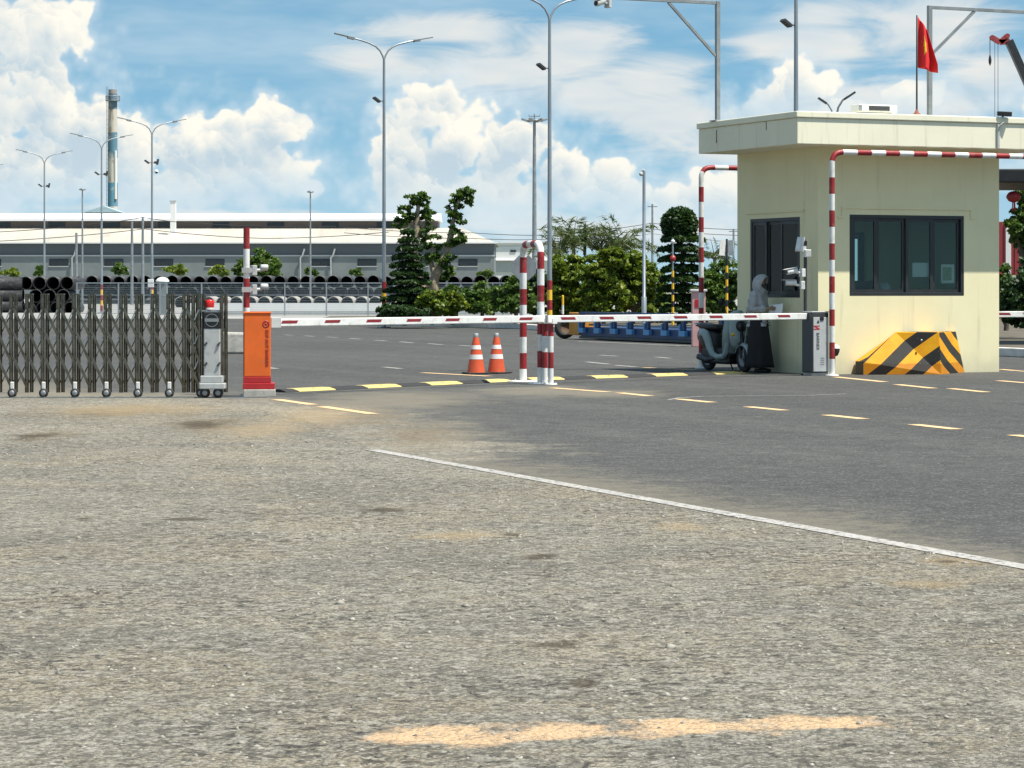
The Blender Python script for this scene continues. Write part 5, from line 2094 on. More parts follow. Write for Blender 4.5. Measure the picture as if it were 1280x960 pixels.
# the nearer low row with pale sunlit tops
PD2 = 215.0
pme2 = pipe_mesh(0.52, 4.0)
x = (226 - CX) * PD2 / F
zt2 = EYE + (HY - 370.5) * PD2 / F
while x < (640 - CX) * PD2 / F:
    o = link('concrete_pipe', pme2, None, (x, PD2, zt2 - 0.52), random.uniform(-0.03, 0.03))
    tag(o, 'pale topped concrete pipe in the low nearer row behind the mesh fence', 'pipe', 'low nearer row of concrete pipes')
    x += 1.13
# the pile at the left
PD3 = 165.0
pme3 = pipe_mesh(0.42, 4.0, 'pipe_k')
for row, yt in ((0, 377), (1, 361.5), (2, 345.5)):
    x = (36 + (0 if row != 2 else -4) - CX) * PD3 / F + (0.42 if row == 1 else 0)
    z = EYE + (HY - yt) * PD3 / F - 0.42
    while x < (96 - CX) * PD3 / F:
        o = link('concrete_pipe', pme3, None, (x, PD3, z), random.uniform(-0.05, 0.05))
        tag(o, 'black bored pipe in the dark pile behind the left end of the folding gate', 'pipe', 'dark pile of pipes at the left')
        x += 0.86
long_me = pipe_mesh(0.42, 9.0, 'pipe_k')
for i, (yt, lab) in enumerate(((346, 'topmost long dark pipe lying sideways at the far left'), (360, 'middle long dark pipe lying sideways at the far left'), (374, 'lower long dark pipe lying sideways at the far left'))):
    o = link('long_pipe', long_me, None, ((28 - CX) * PD3 / F, PD3 + 0.3, EYE + (HY - yt) * PD3 / F - 0.42), R(90))
    tag(o, lab, 'pipe', 'long pipes lying at the left')

# ------------------------------------------------------------------ fence along the storage yard
FD = 146.0
fx0, fx1 = (96 - CX) * FD / F, (668 - CX) * FD / F
fz0, fz1 = EYE + (HY - 394) * FD / F, EYE + (HY - 353) * FD / F
fn = thing('mesh_fence', 'grey welded mesh fence in front of the stacked pipes', 'fence', (fx0, FD, 0))
npan = 11
pw = (fx1 - fx0) / npan
for i in range(npan + 1):
    mb = MB()
    mb.span(i * pw - 0.035, i * pw + 0.035, -0.035, 0.035, 0, fz1)
    obj('post', mb, M['galv'], fn)
for i in range(npan):
    a, b = i * pw + 0.04, (i + 1) * pw - 0.04
    mb = MB()
    mb.span(a, b, -0.025, 0.025, fz1 - 0.06, fz1 - 0.005)
    mb.span(a, b, -0.02, 0.02, fz1 - 0.72, fz1 - 0.685)
    mb.span(a, b, -0.02, 0.02, fz0 + 0.08, fz0 + 0.115)
    fr_ = obj('panel_frame', mb, M['galv'], fn)
    mb = MB()
    mb.add([(a, 0, fz0 + 0.12), (b, 0, fz0 + 0.12), (b, 0, fz1 - 0.065), (a, 0, fz1 - 0.065)], [(0, 1, 2, 3)])
    obj('wire_mesh', mb, M['mesh'], fr_)
mb = MB()
d_ = 158.0
mb.span((228 - CX) * d_ / F, (640 - CX) * d_ / F, 0, 0.35, 0, EYE + (HY - 379) * d_ / F)
tag(obj('low_wall', mb, M['wallw'], loc=(0, d_, 0)), 'low white wall running behind the mesh fence', 'wall')
mb = MB()
d_ = 150.0
mb.span((228 - CX) * d_ / F, (640 - CX) * d_ / F, 0, 0.3, 0, EYE + (HY - 388.5) * d_ / F)
tag(obj('edge_kerb', mb, M['pgrey'], loc=(0, d_, 0)), 'pale grey kerb stones at the foot of the mesh fence', 'kerb')
# domed kiosk showing above the gate
T = thing('sentry_kiosk', 'small white kiosk with a domed cap beside the street lamp with the dome camera', 'kiosk', Vector(((203 - CX) * 153.0 / F, 153.0, 0)))
mb = MB()
zk = EYE + (HY - 352) * 153 / F
mb.span(-0.28, 0.28, -0.28, 0.28, 0, zk)
obj('kiosk_body', mb, M['wall_l'], T, bevel=0.02)
mb = MB()
mb.lathe([(0.40, 0.0), (0.38, 0.08), (0.28, 0.19), (0.13, 0.25), (0.0, 0.265)], n=18, c=(0, 0, zk))
obj('domed_cap', mb, M['white'], T)
T = thing('meter_box', 'small white box on a post left of the domed kiosk', 'box', Vector(((188.5 - CX) * 149.0 / F, 149.0, 0)))
mb = MB()
mb.cyl((0, 0, 0), (0, 0, 1.5), 0.04, n=8)
obj('post', mb, M['galv'], T)
mb = MB()
mb.span(-0.16, 0.16, -0.1, 0.1, EYE + (HY - 359) * 149 / F, EYE + (HY - 349) * 149 / F)
obj('box_body', mb, M['white'], T, bevel=0.02)

# ------------------------------------------------------------------ blue steel platform
pA, pB = gnd(724, 424.3), gnd(880, 431)
yaw = math.atan2(pB.y - pA.y, pB.x - pA.x)
L = (pB - pA).length + 4.0
T = thing('steel_platform', 'low dark blue steel platform with light blue brackets and an orange end', 'platform', pA, yaw)
mb = MB()
mb.span(0, L, 0.05, 2.6, 0.10, 0.36)
obj('side_girder', mb, M['blue'], T, bevel=0.01)
mb = MB()
mb.span(-0.05, L, 0.02, 2.7, 0.03, 0.099)
obj('base', mb, M['dark'], T)
npst = 10
for i in range(npst):
    x = 0.12 + i * (L - 4.0) / 7.3
    mb = MB()
    mb.span(x - 0.02, x + 0.16, -0.02, 0.06, 0.361, 0.72)
    obj('upright', mb, M['blue'], T)
    mb = MB()
    mb.span(x - 0.10, x - 0.03, -0.05, 0.045, 0.20, 0.52)
    mb.span(x - 0.03, x + 0.26, -0.05, 0.045, 0.20, 0.345)
    obj('bracket', mb, M['lblue'], T)
mb = MB()
mb.span(0.0, L, 0.3, 0.42, 0.40, 0.46)
obj('ledge', mb, M['galv'], T)
mb = MB()
mb.span(0.0, L, -0.02, 0.3, 0.721, 0.80)
obj('top_rail', mb, M['blue'], T)
mb = MB()
mb.span(-0.75, -0.06, 0.0, 0.5, 0.12, 0.78)
obj('end_block', mb, mat('orange_yellow_paint', (0.62, 0.27, 0.03), 0.5, 0.15, dirt=((0.3, 0.13, 0.03), 0.6)), T, bevel=0.02)
T = thing('rubber_tyre', 'old dark tyre leaning at the orange end of the blue platform', 'tyre', gnd(706, 423.5), 0.3)
mb = MB()
RY = Matrix.Rotation(R(82), 4, 'X')
mb.lathe([(0.15, -0.08), (0.26, -0.1), (0.31, -0.05), (0.31, 0.05), (0.26, 0.1), (0.15, 0.08), (0.15, -0.08)], n=24, M=RY, c=(0, 0, 0.315))
obj('tread', mb, M['rubber'], T)
mb = MB()
mb.lathe([(0.0, 0.02), (0.10, 0.03), (0.148, 0.06)], n=20, M=RY, c=(0, 0, 0.315))
obj('rim', mb, mat('brown_rust', (0.13, 0.08, 0.05), 0.9, 0.3), T)

# ------------------------------------------------------------------ signs and small posts by the island
def octagon_sign(label, px_, py_, d, rad, m):
    c = at(px_, py_, d)
    T = thing('road_sign', label, 'sign', Vector((c.x, c.y, 0)), R(6))
    mb = MB()
    mb.cyl((0, 0.05, 0), (0, 0.05, c.z + rad * 0.9), 0.035, n=10)
    obj('post', mb, M['galv'], T)
    mb = MB()
    mb.prism([(rad * math.cos(math.pi / 8 + k_ * math.pi / 4), c.z + rad * math.sin(math.pi / 8 + k_ * math.pi / 4)) for k_ in range(8)], -0.008, 0.008)
    obj('sign_plate', mb, m, T)
    return T


octagon_sign('grey back of an octagonal road sign behind the short striped arch', 655, 334.5, 84.0, 0.42, M['galv_d'])


def banded_post(parent, H, r, bands, cols, z0=0.0):
    mb = MB()
    n = len(cols)
    for i in range(bands):
        mb.cyl((0, 0, z0 + H * i / bands), (0, 0, z0 + H * (i + 1) / bands), r, n=10, m=i % n, caps=(i == bands - 1))
    return obj('striped_post', mb, cols, parent)


dS = 86.0
c = at(908.5, 310, dS)
T = thing('marker_post', 'black and yellow striped post carrying two white boards beside the guard house wall', 'post', Vector((c.x, c.y, 0)))
banded_post(T, 2.45, 0.045, 11, [M['black'], M['ytape']])
mb = MB()
mb.cyl((0, 0, 2.45), (0, 0, 3.1), 0.035, n=8)
obj('top_pole', mb, M['dark'], T)
for x0, sg in ((-0.15, 1), (0.13, -1)):
    mb = MB()
    mb.box(None, (0.2, 0.02, 0.5), 0, 0, Matrix.Translation((x0, -0.05, 2.81)) @ Matrix.Rotation(R(4 * sg), 4, 'Y') @ Matrix.Rotation(R(25 * sg), 4, 'Z'))
    obj('white_board', mb, M['white'], T)
dS = 92.0
c = at(841, 325, dS)
T = thing('marker_post', 'black and yellow post with a red disc and white lamp before the layered tree', 'post', Vector((c.x, c.y, 0)))
banded_post(T, 2.1, 0.045, 10, [M['black'], M['ytape']])
mb = MB()
mb.cyl((0, 0, 2.1), (0, 0, 3.25), 0.03, n=8)
obj('top_pole', mb, M['galv'], T)
mb = MB()
mb.lathe([(0, 0.012), (0.11, 0.012), (0.11, -0.012), (0, -0.012)], n=18, M=RY, c=(0, -0.05, EYE + (HY - 323) * dS / F))
obj('red_disc', mb, M['red'], T)
mb = MB()
mb.sphere((0, -0.02, EYE + (HY - 302) * dS / F), (0.075, 0.06, 0.075), 12)
obj('lamp_globe', mb, M['white'], T)
for px_, d_, lab in ((703.5, 90.0, 'short yellow and red bollard post left of the hedge trees'),):
    T = thing('bollard', lab, 'bollard', Vector(((px_ - CX) * d_ / F, d_, 0)))
    banded_post(T, 1.22, 0.04, 4, [M['white'], M['red'], M['white'], M['ytape']])
    mb = MB()
    mb.sphere((0, 0, 1.22), 0.04, 10)
    obj('cap', mb, M['ytape'], T)
T = thing('post_box', 'pale pink pillar box with a white cap behind the left striped hoop post', 'pillar box', gnd(873, 433.5))
mb = MB()
mb.span(-0.17, 0.17, -0.14, 0.14, 0.0, 1.40)
obj('pillar', mb, M['pink'], T, bevel=0.015)
mb = MB()
mb.span(-0.21, 0.21, -0.18, 0.18, 1.401, 1.46)
obj('cap', mb, M['white'], T, bevel=0.01)
mb = MB()
mb.span(-0.1, 0.1, -0.150, -0.142, 1.0, 1.2)
obj('recess', mb, M['cabred'], T)

# ------------------------------------------------------------------ right edge, past the guard house
T = thing('canopy', 'dark edged canopy roof beyond the guard house at the right edge', 'canopy', (0, 62.0, 0), 0)
mb = MB()
zc0, zc1 = EYE + (HY - 228) * 62 / F, EYE + (HY - 211) * 62 / F
mb.span((1236 - CX) * 62 / F, (1236 - CX) * 62 / F + 6, 0, 5, zc0, zc1)
obj('roof', mb, M['black'], T, bevel=0.03)
for x in (4.6, 5.8):
    for y in (0.3, 4.7):
        mb = MB()
        mb.cyl(((1236 - CX) * 62 / F + x, y, 0), ((1236 - CX) * 62 / F + x, y, zc0), 0.06, n=10)
        obj('post', mb, M['galv'], T)
c = at(1267, 246, 62.4)
T = thing('lantern', 'round dark red lantern hanging from the dark canopy', 'lantern', c)
mb = MB()
mb.lathe([(0.05, 0.13), (0.12, 0.10), (0.17, 0.03), (0.175, 0.0), (0.17, -0.03), (0.12, -0.10), (0.05, -0.13)], n=20)
obj('shade', mb, M['red'], T)
mb = MB()
mb.cyl((0, 0, 0.13), (0, 0, zc0 - c.z), 0.008, n=6)
for k_ in range(5):
    a = k_ * 1.257
    mb.cyl((0.03 * math.cos(a), 0.03 * math.sin(a), -0.13), (0.04 * math.cos(a), 0.04 * math.sin(a), -0.33), 0.01, n=5)
obj('tassel', mb, M['cabred'], T)
T = thing('shipping_container', 'dark red container behind the trees at the right edge', 'container', at(1252, HY, 120.0) * 1.0, 0)
T.location.z = 0
mb = MB()
zt_ = EYE + (HY - 277) * 120 / F
mb.span(-2.0, 4.5, 0, 2.4, 0.15, zt_)
bx_ = obj('box_body', mb, M['cont'], T, bevel=0.02)
mb = MB()
for i in range(26):
    mb.span(-1.9 + i * 0.25, -1.8 + i * 0.25, -0.03, -0.002, 0.3, zt_ - 0.15)
obj('corrugation', mb, M['cont'], bx_)
mb = MB()
mb.span(0.18, 0.42, -0.06, -0.032, 0.3, zt_ - 0.1)
obj('white_bar', mb, M['wallw'], bx_)


# ------------------------------------------------------------------ vegetation
M['leaf_d'] = leaf_mat('dark_green_leaf', (0.018, 0.042, 0.016), (0.034, 0.070, 0.022), (0.062, 0.105, 0.030))
M['leaf_m'] = leaf_mat('mid_green_leaf', (0.030, 0.070, 0.016), (0.075, 0.135, 0.026), (0.16, 0.21, 0.042))
M['leaf_b'] = leaf_mat('bright_green_leaf', (0.042, 0.090, 0.012), (0.14, 0.19, 0.022), (0.27, 0.29, 0.036))
M['leaf_p'] = leaf_mat('palm_leaf', (0.040, 0.065, 0.022), (0.075, 0.105, 0.035), (0.15, 0.155, 0.055))


def unit(v):
    return v / np.maximum(np.linalg.norm(v, axis=1, keepdims=True), 1e-9)


def leaf_faces(Pn, size, bias=(0, -0.2, 0.7), spread=1.0, elong=1.7, droop=0.0, dirs=None):
    """one kite shaped face per point"""
    k_ = len(Pn)
    nrm = unit(rng.normal(0, spread, (k_, 3)) + np.array(bias))
    t = rng.normal(0, 1, (k_, 3)) if dirs is None else dirs + rng.normal(0, 0.35, (k_, 3))
    t[:, 2] -= droop
    t = unit(t - nrm * np.sum(t * nrm, 1, keepdims=True))
    s = np.cross(nrm, t)
    sz_ = (size * (0.65 + 0.7 * rng.random(k_)))[:, None]
    a = Pn - t * sz_ * 0.5
    b = Pn + s * sz_ * 0.5 / elong + nrm * sz_ * 0.06
    c_ = Pn + t * sz_ * 0.5
    d_ = Pn - s * sz_ * 0.5 / elong + nrm * sz_ * 0.06
    co_ = np.stack([a, b, c_, d_], 1).reshape(-1, 3)
    return co_, np.arange(k_ * 4).reshape(-1, 4)


def clumps(centers, radii, per, shell=0.55, n_cl=26):
    """leaf positions gathered in small clumps spread over ellipsoids, denser towards the outside"""
    out = []
    for c_, r_ in zip(centers, radii):
        c_, r_ = np.array(c_, float), np.array(r_, float)
        u_ = unit(rng.normal(0, 1, (n_cl, 3)))
        rad = (shell + (1 - shell) * rng.random((n_cl, 1)) ** 0.6) * (0.86 + 0.28 * rng.random((n_cl, 1)))
        cc_ = c_ + u_ * r_ * rad
        m_ = max(1, per // n_cl)
        sg = np.array([0.15, 0.15, 0.075]) * r_.mean()
        out.append((cc_[:, None, :] + rng.normal(0, 1, (n_cl, m_, 3)) * sg).reshape(-1, 3))
    return np.concatenate(out)


def crown(parent, Pn, size, m, name='crown', **kw):
    co_, fa = leaf_faces(Pn, size, **kw)
    return link(name, fast_mesh(name, co_, fa, m), parent)


def limbs(parent, chains, m, n=8):
    mb = MB()
    for pts_, rs in chains:
        # smooth the chain a little so it bends like wood
        pv_ = [Vector(p_) for p_ in pts_]
        fine, fr_ = [], []
        for i in range(len(pv_) - 1):
            for k_ in range(4):
                w = k_ / 4
                fine.append(pv_[i].lerp(pv_[i + 1], w) + Vector((random.uniform(-1, 1), random.uniform(-1, 1), 0)) * rs[i] * 0.12)
                fr_.append((rs[i] * (1 - w) + rs[i + 1] * w) * random.uniform(0.92, 1.08))
        fine.append(pv_[-1])
        fr_.append(rs[-1])
        mb.tube(fine, fr_, n)
    return obj('trunk', mb, m, parent)


def rel(px_, py_, d, base, dy=0.0):
    p_ = at(px_, py_, d + dy)
    return (p_ - base)


# the pruned old tree with two gnarled stems
dT = 104.0
ppm = F / dT
base = Vector(((540 - CX) / ppm, dT, 0.12))
T = thing('pruned_tree', 'old pruned tree with two gnarled bare stems and leaf tufts at the tips', 'tree', base)
rp = lambda x, y, dy=0.0: tuple(rel(x, y, dT, base, dy))
limbs(T, [
    ([rp(536, 398), rp(534, 384), rp(527, 362), rp(521, 340), rp(519, 318), rp(520, 296), rp(521, 275), rp(523, 256)], [0.30, 0.24, 0.20, 0.18, 0.16, 0.15, 0.12, 0.07]),
    ([rp(545, 398), rp(544, 380), rp(542, 352), rp(549, 332), rp(557, 318), rp(562, 303), rp(565, 285), rp(569, 262), rp(576, 245)], [0.24, 0.20, 0.20, 0.18, 0.15, 0.13, 0.10, 0.08, 0.05]),
    ([rp(520, 300), rp(511, 282), rp(504, 266)], [0.10, 0.08, 0.05]),
    ([rp(521, 296), rp(530, 282), rp(535, 270)], [0.10, 0.08, 0.05]),
    ([rp(536, 384), rp(541, 368), rp(549, 376)], [0.10, 0.07, 0.04]),
    ([rp(543, 345), rp(538, 325), rp(542, 305)], [0.12, 0.09, 0.06]),
    ([rp(530, 362), rp(540, 350), rp(552, 364)], [0.12, 0.09, 0.05]),
], M['trunk'])
tuft = [((522, 246), (13, 8)), ((518, 250), (9, 8)), ((528, 249), (9, 8)), ((504, 266), (9, 11)), ((500, 279), (9, 9)), ((513, 271), (8, 7)), ((535, 265), (9, 8)), ((532, 280), (10, 13)),
        ((528, 296), (9, 9)), ((541, 303), (10, 13)), ((540, 320), (9, 10)), ((550, 328), (9, 9)), ((560, 322), (8, 10)), ((566, 268), (7, 15)), ((570, 252), (9, 10)), ((577, 243), (10, 8)), ((584, 240), (9, 8)),
        ((588, 249), (4, 4)), ((575, 275), (7, 7)), ((570, 292), (10, 10)), ((578, 299), (8, 6)), ((563, 305), (8, 8)), ((585, 252), (5, 6)), ((556, 345), (6, 6)), ((560, 338), (5, 6))]
Pl = clumps([rp(*c_) for c_, _ in tuft], [(r_[0] / ppm, (r_[0] + r_[1]) / 2 / ppm, r_[1] / ppm) for _, r_ in tuft], 270, 0.3, 12)
crown(T, Pl, 0.20, M['leaf_m'], droop=0.9, elong=2.2)


def layered_tree(name, label, x0, x1, top, bot, d, layers, m, dome=None, size=0.16, per=5200):
    """clipped in flat tiers, wide at the bottom"""
    k_ = F / d
    cx = (x0 + x1) / 2
    base = Vector(((cx - CX) / k_, d, 0.12))
    T = thing(name, label, 'tree', base)
    h = lambda y: EYE + (HY - y) / k_ - base.z
    H0, H1 = h(bot), h(top)
    limbs(T, [([(0, 0, 0), (0.05, 0, H0 + (H1 - H0) * 0.5), (0, 0, H1 - 0.2)], [0.16, 0.11, 0.04])], M['trunk_d'])
    hw = (x1 - x0) / 2 / k_
    pts_ = []
    for i in range(layers):
        w = (i + 0.5) / layers
        zc_ = H0 + (H1 - H0) * w
        rad = hw * ((1 - w) ** 0.75 * 0.95 + 0.16) if dome is None else hw * (1.0 - 0.18 * w)
        m_ = int(per * (rad / hw) ** 1.6)
        an = rng.random(m_) * 6.283
        lob = 1 + 0.13 * np.sin(an * 3 + i * 1.7) + 0.08 * np.sin(an * 7 + i)
        rr = rad * lob * (0.25 + 0.75 * rng.random(m_) ** 0.45)
        th_ = (H1 - H0) / layers
        # each tier domes over: high in the middle, falling to its rim
        zz_ = zc_ + th_ * (0.30 - 0.55 * (rr / (rad * lob)) ** 2) + rng.normal(0, 0.09 * th_, m_)
        pts_.append(np.stack([rr * np.cos(an), rr * np.sin(an), zz_], 1))
    Pn = np.concatenate(pts_)
    if dome:
        yb, yt, xa, xb = dome
        cz, rz__ = (h(yb) + h(yt)) / 2, (h(yt) - h(yb)) / 2
        cxd = ((xa + xb) / 2 - cx) / k_
        rx_ = (xb - xa) / 2 / k_
        m_ = 5200
        u_ = unit(rng.normal(0, 1, (m_, 3)))
        q_ = u_ * np.array([rx_, rx_, rz__ * 1.1]) * (0.45 + 0.58 * rng.random((m_, 1)) ** 0.4) + np.array([cxd, 0, cz])
        q_ = q_[q_[:, 2] > h(yb) + 0.25 * (h(yt) - h(yb)) * 0.5]
        Pn = np.concatenate([Pn, q_])
        limbs(T, [([(cxd, 0, H1 - 0.4), (cxd, 0, h(yb) + 0.3)], [0.09, 0.07])], M['trunk_d'])
    crown(T, Pn, size, m, bias=(0, -0.1, 1.0), spread=0.7)
    return T


layered_tree('layered_tree', 'dark cone shaped tree clipped in flat tiers beside the pruned tree', 478, 543, 284, 398, 100.0, 11, M['leaf_d'], per=3900)
layered_tree('layered_tree', 'dark tree clipped in tiers below a round ball top, next to the camera pole', 822, 882, 291, 404, 96.0, 9, M['leaf_d'], dome=(301, 261, 827, 872), per=3800)


def bush(name, label, lobes, d, m, n_leaf=2600, size=0.16, trunk=True, group=None, tm='trunk_d', dy=0.0, ncl=30):
    """lobes: ellipses (px, py, rx, ry) in the photograph at distance d"""
    k_ = F / d
    bx = sum(l[0] * l[2] for l in lobes) / sum(l[2] for l in lobes)
    base = Vector(((bx - CX) / k_, d, 0.12 if d < 131 else 0.0))
    T = thing(name, label, 'bush' if name.endswith('bush') or name == 'shrub' else 'tree', base, 0, group)
    if trunk:
        ch = [([(0, 0, 0), (0.03, 0, 0.5)], [0.09, 0.08])]
        for l in lobes[:7]:
            q_ = rel(l[0], l[1], d, base)
            ch.append(([(0.03, 0, 0.45), (q_.x * 0.55, random.uniform(-0.2, 0.2), 0.45 + (q_.z - 0.45) * 0.55), (q_.x, random.uniform(-0.3, 0.3), max(0.6, q_.z))], [0.07, 0.05, 0.02]))
        limbs(T, ch, M[tm], 6)
    cs_ = [tuple(rel(l[0], l[1], d, base, random.uniform(-0.4, 0.4))) for l in lobes]
    rs_ = [(l[2] / k_, max(l[2], l[3]) / k_ * 0.95, l[3] / k_) for l in lobes]
    tot = sum(l[2] * l[3] for l in lobes)
    P_ = [clumps([c_], [r_], int(n_leaf * len(lobes) * l[2] * l[3] / tot) + 60, 0.5, ncl) for c_, r_, l in zip(cs_, rs_, lobes)]
    Pn = np.concatenate(P_)
    Pn = Pn[Pn[:, 2] > 0.03]
    crown(T, Pn, size, m)
    return T


HG = 'bushy trees of the hedge'
bush('hedge_tree', 'bright bushy tree directly right of the tall lamp pole with painted bands', [(712, 335, 22, 17), (722, 352, 24, 18), (708, 368, 22, 16), (700, 350, 14, 20), (726, 372, 18, 16), (712, 388, 26, 12), (697, 330, 10, 14)], 101.0, M['leaf_b'], group=HG)
bush('hedge_tree', 'bushy tree in the middle of the hedge with the brightest yellow green top', [(752, 330, 20, 14), (766, 322, 18, 12), (748, 348, 22, 16), (760, 366, 24, 16), (740, 370, 16, 16), (756, 386, 26, 12)], 99.0, M['leaf_b'], group=HG)
bush('hedge_tree', 'wide bushy tree of the hedge just left of the slim camera pole', [(784, 328, 22, 14), (798, 336, 20, 15), (782, 350, 22, 16), (798, 362, 20, 16), (780, 374, 18, 14), (796, 386, 22, 12), (812, 352, 12, 20)], 101.0, M['leaf_b'], group=HG)
bush('hedge_tree', 'lower dark bushy tree between the slim camera pole and the layered ball top tree', [(818, 350, 12, 16), (812, 372, 14, 16), (824, 384, 14, 14), (806, 388, 12, 10)], 104.0, M['leaf_m'], group=HG)
bush('hedge_tree', 'dark bushy tree behind the pale pink pillar box', [(888, 352, 12, 16), (902, 345, 14, 18), (914, 360, 14, 18), (890, 374, 16, 16), (908, 384, 18, 12), (925, 350, 12, 20)], 104.0, M['leaf_m'], group=HG)
SG = 'shrubs at the foot of the trees'
bush('shrub', 'bright round shrub in front of the pruned tree trunk', [(540, 372, 16, 12), (530, 382, 12, 10), (549, 384, 12, 10)], 99.0, M['leaf_b'], 1700, 0.13, group=SG)
bush('shrub', 'small light green shrub right of the pruned tree trunk', [(560, 385, 14, 9), (574, 380, 11, 9), (566, 372, 8, 8)], 99.5, M['leaf_b'], 1500, 0.13, group=SG)
bush('shrub', 'small dark shrub between the pruned tree and the large round shrub', [(563, 366, 10, 10), (575, 372, 12, 11)], 102.5, M['leaf_m'], 1500, 0.13, group=SG)
bush('shrub', 'large round mid green shrub left of the octagonal sign', [(601, 366, 22, 15), (590, 376, 14, 12), (614, 376, 16, 13), (602, 384, 20, 9)], 101.0, M['leaf_m'], 2600, 0.14, group=SG)
bush('shrub', 'low spreading shrub under the octagonal sign', [(632, 366, 16, 14), (648, 360, 14, 16), (640, 380, 20, 10), (660, 378, 14, 13)], 98.0, M['leaf_m'], 2200, 0.14, group=SG)
bush('shrub', 'dark shrub behind the posts of the short striped arch', [(668, 352, 14, 20), (682, 362, 14, 18), (676, 382, 18, 12), (664, 374, 12, 16)], 104.0, M['leaf_d'], 2400, 0.15, group=SG)
bush('shrub', 'dark low shrub at the left foot of the layered cone tree', [(487, 388, 14, 8), (505, 390, 18, 8), (525, 391, 14, 7)], 98.0, M['leaf_d'], 1700, 0.14, group=SG)
# far greenery at the warehouse wall
FG = 'small plants along the warehouse wall'
bush('round_tree', 'round dark green tree at the warehouse wall behind the striped camera post', [(326, 330, 20, 17), (337, 336, 13, 13), (310, 336, 12, 11), (322, 342, 22, 9), (298, 340, 8, 7)], 330.0, M['leaf_m'], 2600, 0.5)
for x0, y0_, w_, h_, lab in ((150, 336, 11, 8, 'tufted palm like plant by the warehouse wall left of the utility poles'), (222, 336, 14, 6, 'yellowish low plant by the warehouse wall below the roof vent'), (272, 338, 14, 7, 'low plant by the warehouse wall left of the round tree'),
                           (14, 341, 14, 5, 'low plant by the warehouse wall at the far left'), (48, 338, 6, 7, 'small plant by the warehouse wall behind the leftmost full street lamp'), (389, 339, 10, 5, 'thin plant by the warehouse wall at the foot of the right yard lamp'),
                           (445, 340, 8, 5, 'thin plant by the warehouse wall left of the layered tree'), (605, 342, 10, 4, 'low plant by the right end of the warehouse wall'), (555, 340, 14, 6, 'thin low plant by the warehouse wall behind the gnarled stems')):
    bush('wall_plant', lab, [(x0, y0_, w_, h_), (x0 + w_ * 0.4, y0_ + 3, w_ * 0.6, h_ * 0.7)], 340.0, M['leaf_b'] if w_ > 12 else M['leaf_m'], 420, 0.42, True, FG, ncl=12)



def palm(label, px_, base_y, top, d, n_fr, length, group='palms behind the hedge', spread=1.0):
    k_ = F / d
    base = Vector(((px_ - CX) / k_, d, 0.12))
    T = thing('palm_tree', label, 'palm', base, 0, group)
    H = EYE + (HY - top) / k_ - base.z
    limbs(T, [([(0, 0, 0), (0.05, 0, H * 0.5), (0.02, 0, H)], [0.14, 0.11, 0.08])], M['trunk'])
    Pn, dirs = [], []
    rib = MB()
    for i in range(n_fr):
        a = i * 2.4 + random.uniform(-0.3, 0.3)
        el_ = random.uniform(0.55, 1.4)
        L = length * random.uniform(0.75, 1.1)
        p_ = Vector((0, 0, H - 0.1))
        v_ = Vector((math.cos(a) * math.cos(el_) * spread, math.sin(a) * math.cos(el_) * spread, math.sin(el_)))
        path = []
        for s_ in range(14):
            path.append(p_.copy())
            p_ = p_ + v_ * (L / 13)
            v_ = (v_ + Vector((0, 0, -0.115))).normalized()
        rib.tube(path, [0.025 - 0.0015 * j for j in range(14)], 5)
        for j in range(2, 14):
            t_ = (path[j] - path[j - 1]).normalized()
            s1_ = t_.cross(Vector((0, 0, 1))).normalized()
            for sd in (-1, 1):
                for q in range(3):
                    dd = (s1_ * sd + t_ * 0.7 + Vector((0, 0, -0.35 - 0.2 * random.random()))).normalized()
                    c_ = path[j - 1].lerp(path[j], q / 3) + dd * 0.26
                    Pn.append(tuple(c_))
                    dirs.append(tuple(dd))
    obj('frond_ribs', rib, M['leaf_p'], T)
    crown(T, np.array(Pn), 0.52 * length / 2.2, M['leaf_p'], name='fronds', elong=11.0, dirs=np.array(dirs) * 4, spread=0.4, bias=(0, 0, 0.5))
    return T


palm('feathery palm with upright fronds right behind the tall lamp pole', 716, 395, 307, 112.0, 12, 2.0)
palm('feathery palm with arching fronds behind the middle of the hedge', 750, 395, 312, 112.0, 12, 1.8)
palm('feathery palm with long drooping fronds left of the slim camera pole', 777, 395, 311, 112.0, 12, 2.0)
palm('pale feathery palm just right of the tall lamp pole', 699, 395, 318, 110.0, 11, 1.5)
palm('dim palm showing between the layered tree and the guard house', 893, 395, 322, 110.0, 12, 1.3)
k_ = F / 112.0
T = thing('spear_plant', 'single tall closed palm spear sticking up from the hedge', 'palm', Vector(((731 - CX) / k_, 112.0, 0.12)))
limbs(T, [([(0, 0, 0), (0.02, 0, 1.6), (0, 0, 2.9)], [0.07, 0.06, 0.04])], M['trunk_d'])
mb = MB()
zt = EYE + (HY - 278) / k_ - 0.12
mb.tube([(0, 0, 2.8), (0, 0, zt - 0.5), (0.02, 0, zt - 0.25), (0.03, 0, zt)], [0.06, 0.09, 0.07, 0.01], 8)
obj('closed_leaf', mb, M['leaf_d'], T)

# right edge trees
bush('edge_tree', 'leafy tree hanging in at the right edge beside the red lantern', [(1292, 250, 22, 22), (1276, 280, 16, 18), (1290, 300, 24, 18), (1300, 270, 20, 26), (1268, 285, 8, 8)], 72.0, M['leaf_m'], 2200, 0.16)
bush('edge_bush', 'dark rounded bush at the right edge above the white barrier arm', [(1288, 360, 24, 32), (1276, 378, 20, 22), (1262, 392, 12, 12), (1300, 345, 20, 30), (1290, 400, 26, 12)], 70.0, M['leaf_d'], 2600, 0.14)
bush('edge_bush', 'light green shrub low between the guard house and the dark bush', [(1256, 345, 8, 16), (1262, 360, 8, 14), (1254, 372, 8, 14)], 84.0, M['leaf_m'], 1300, 0.14)

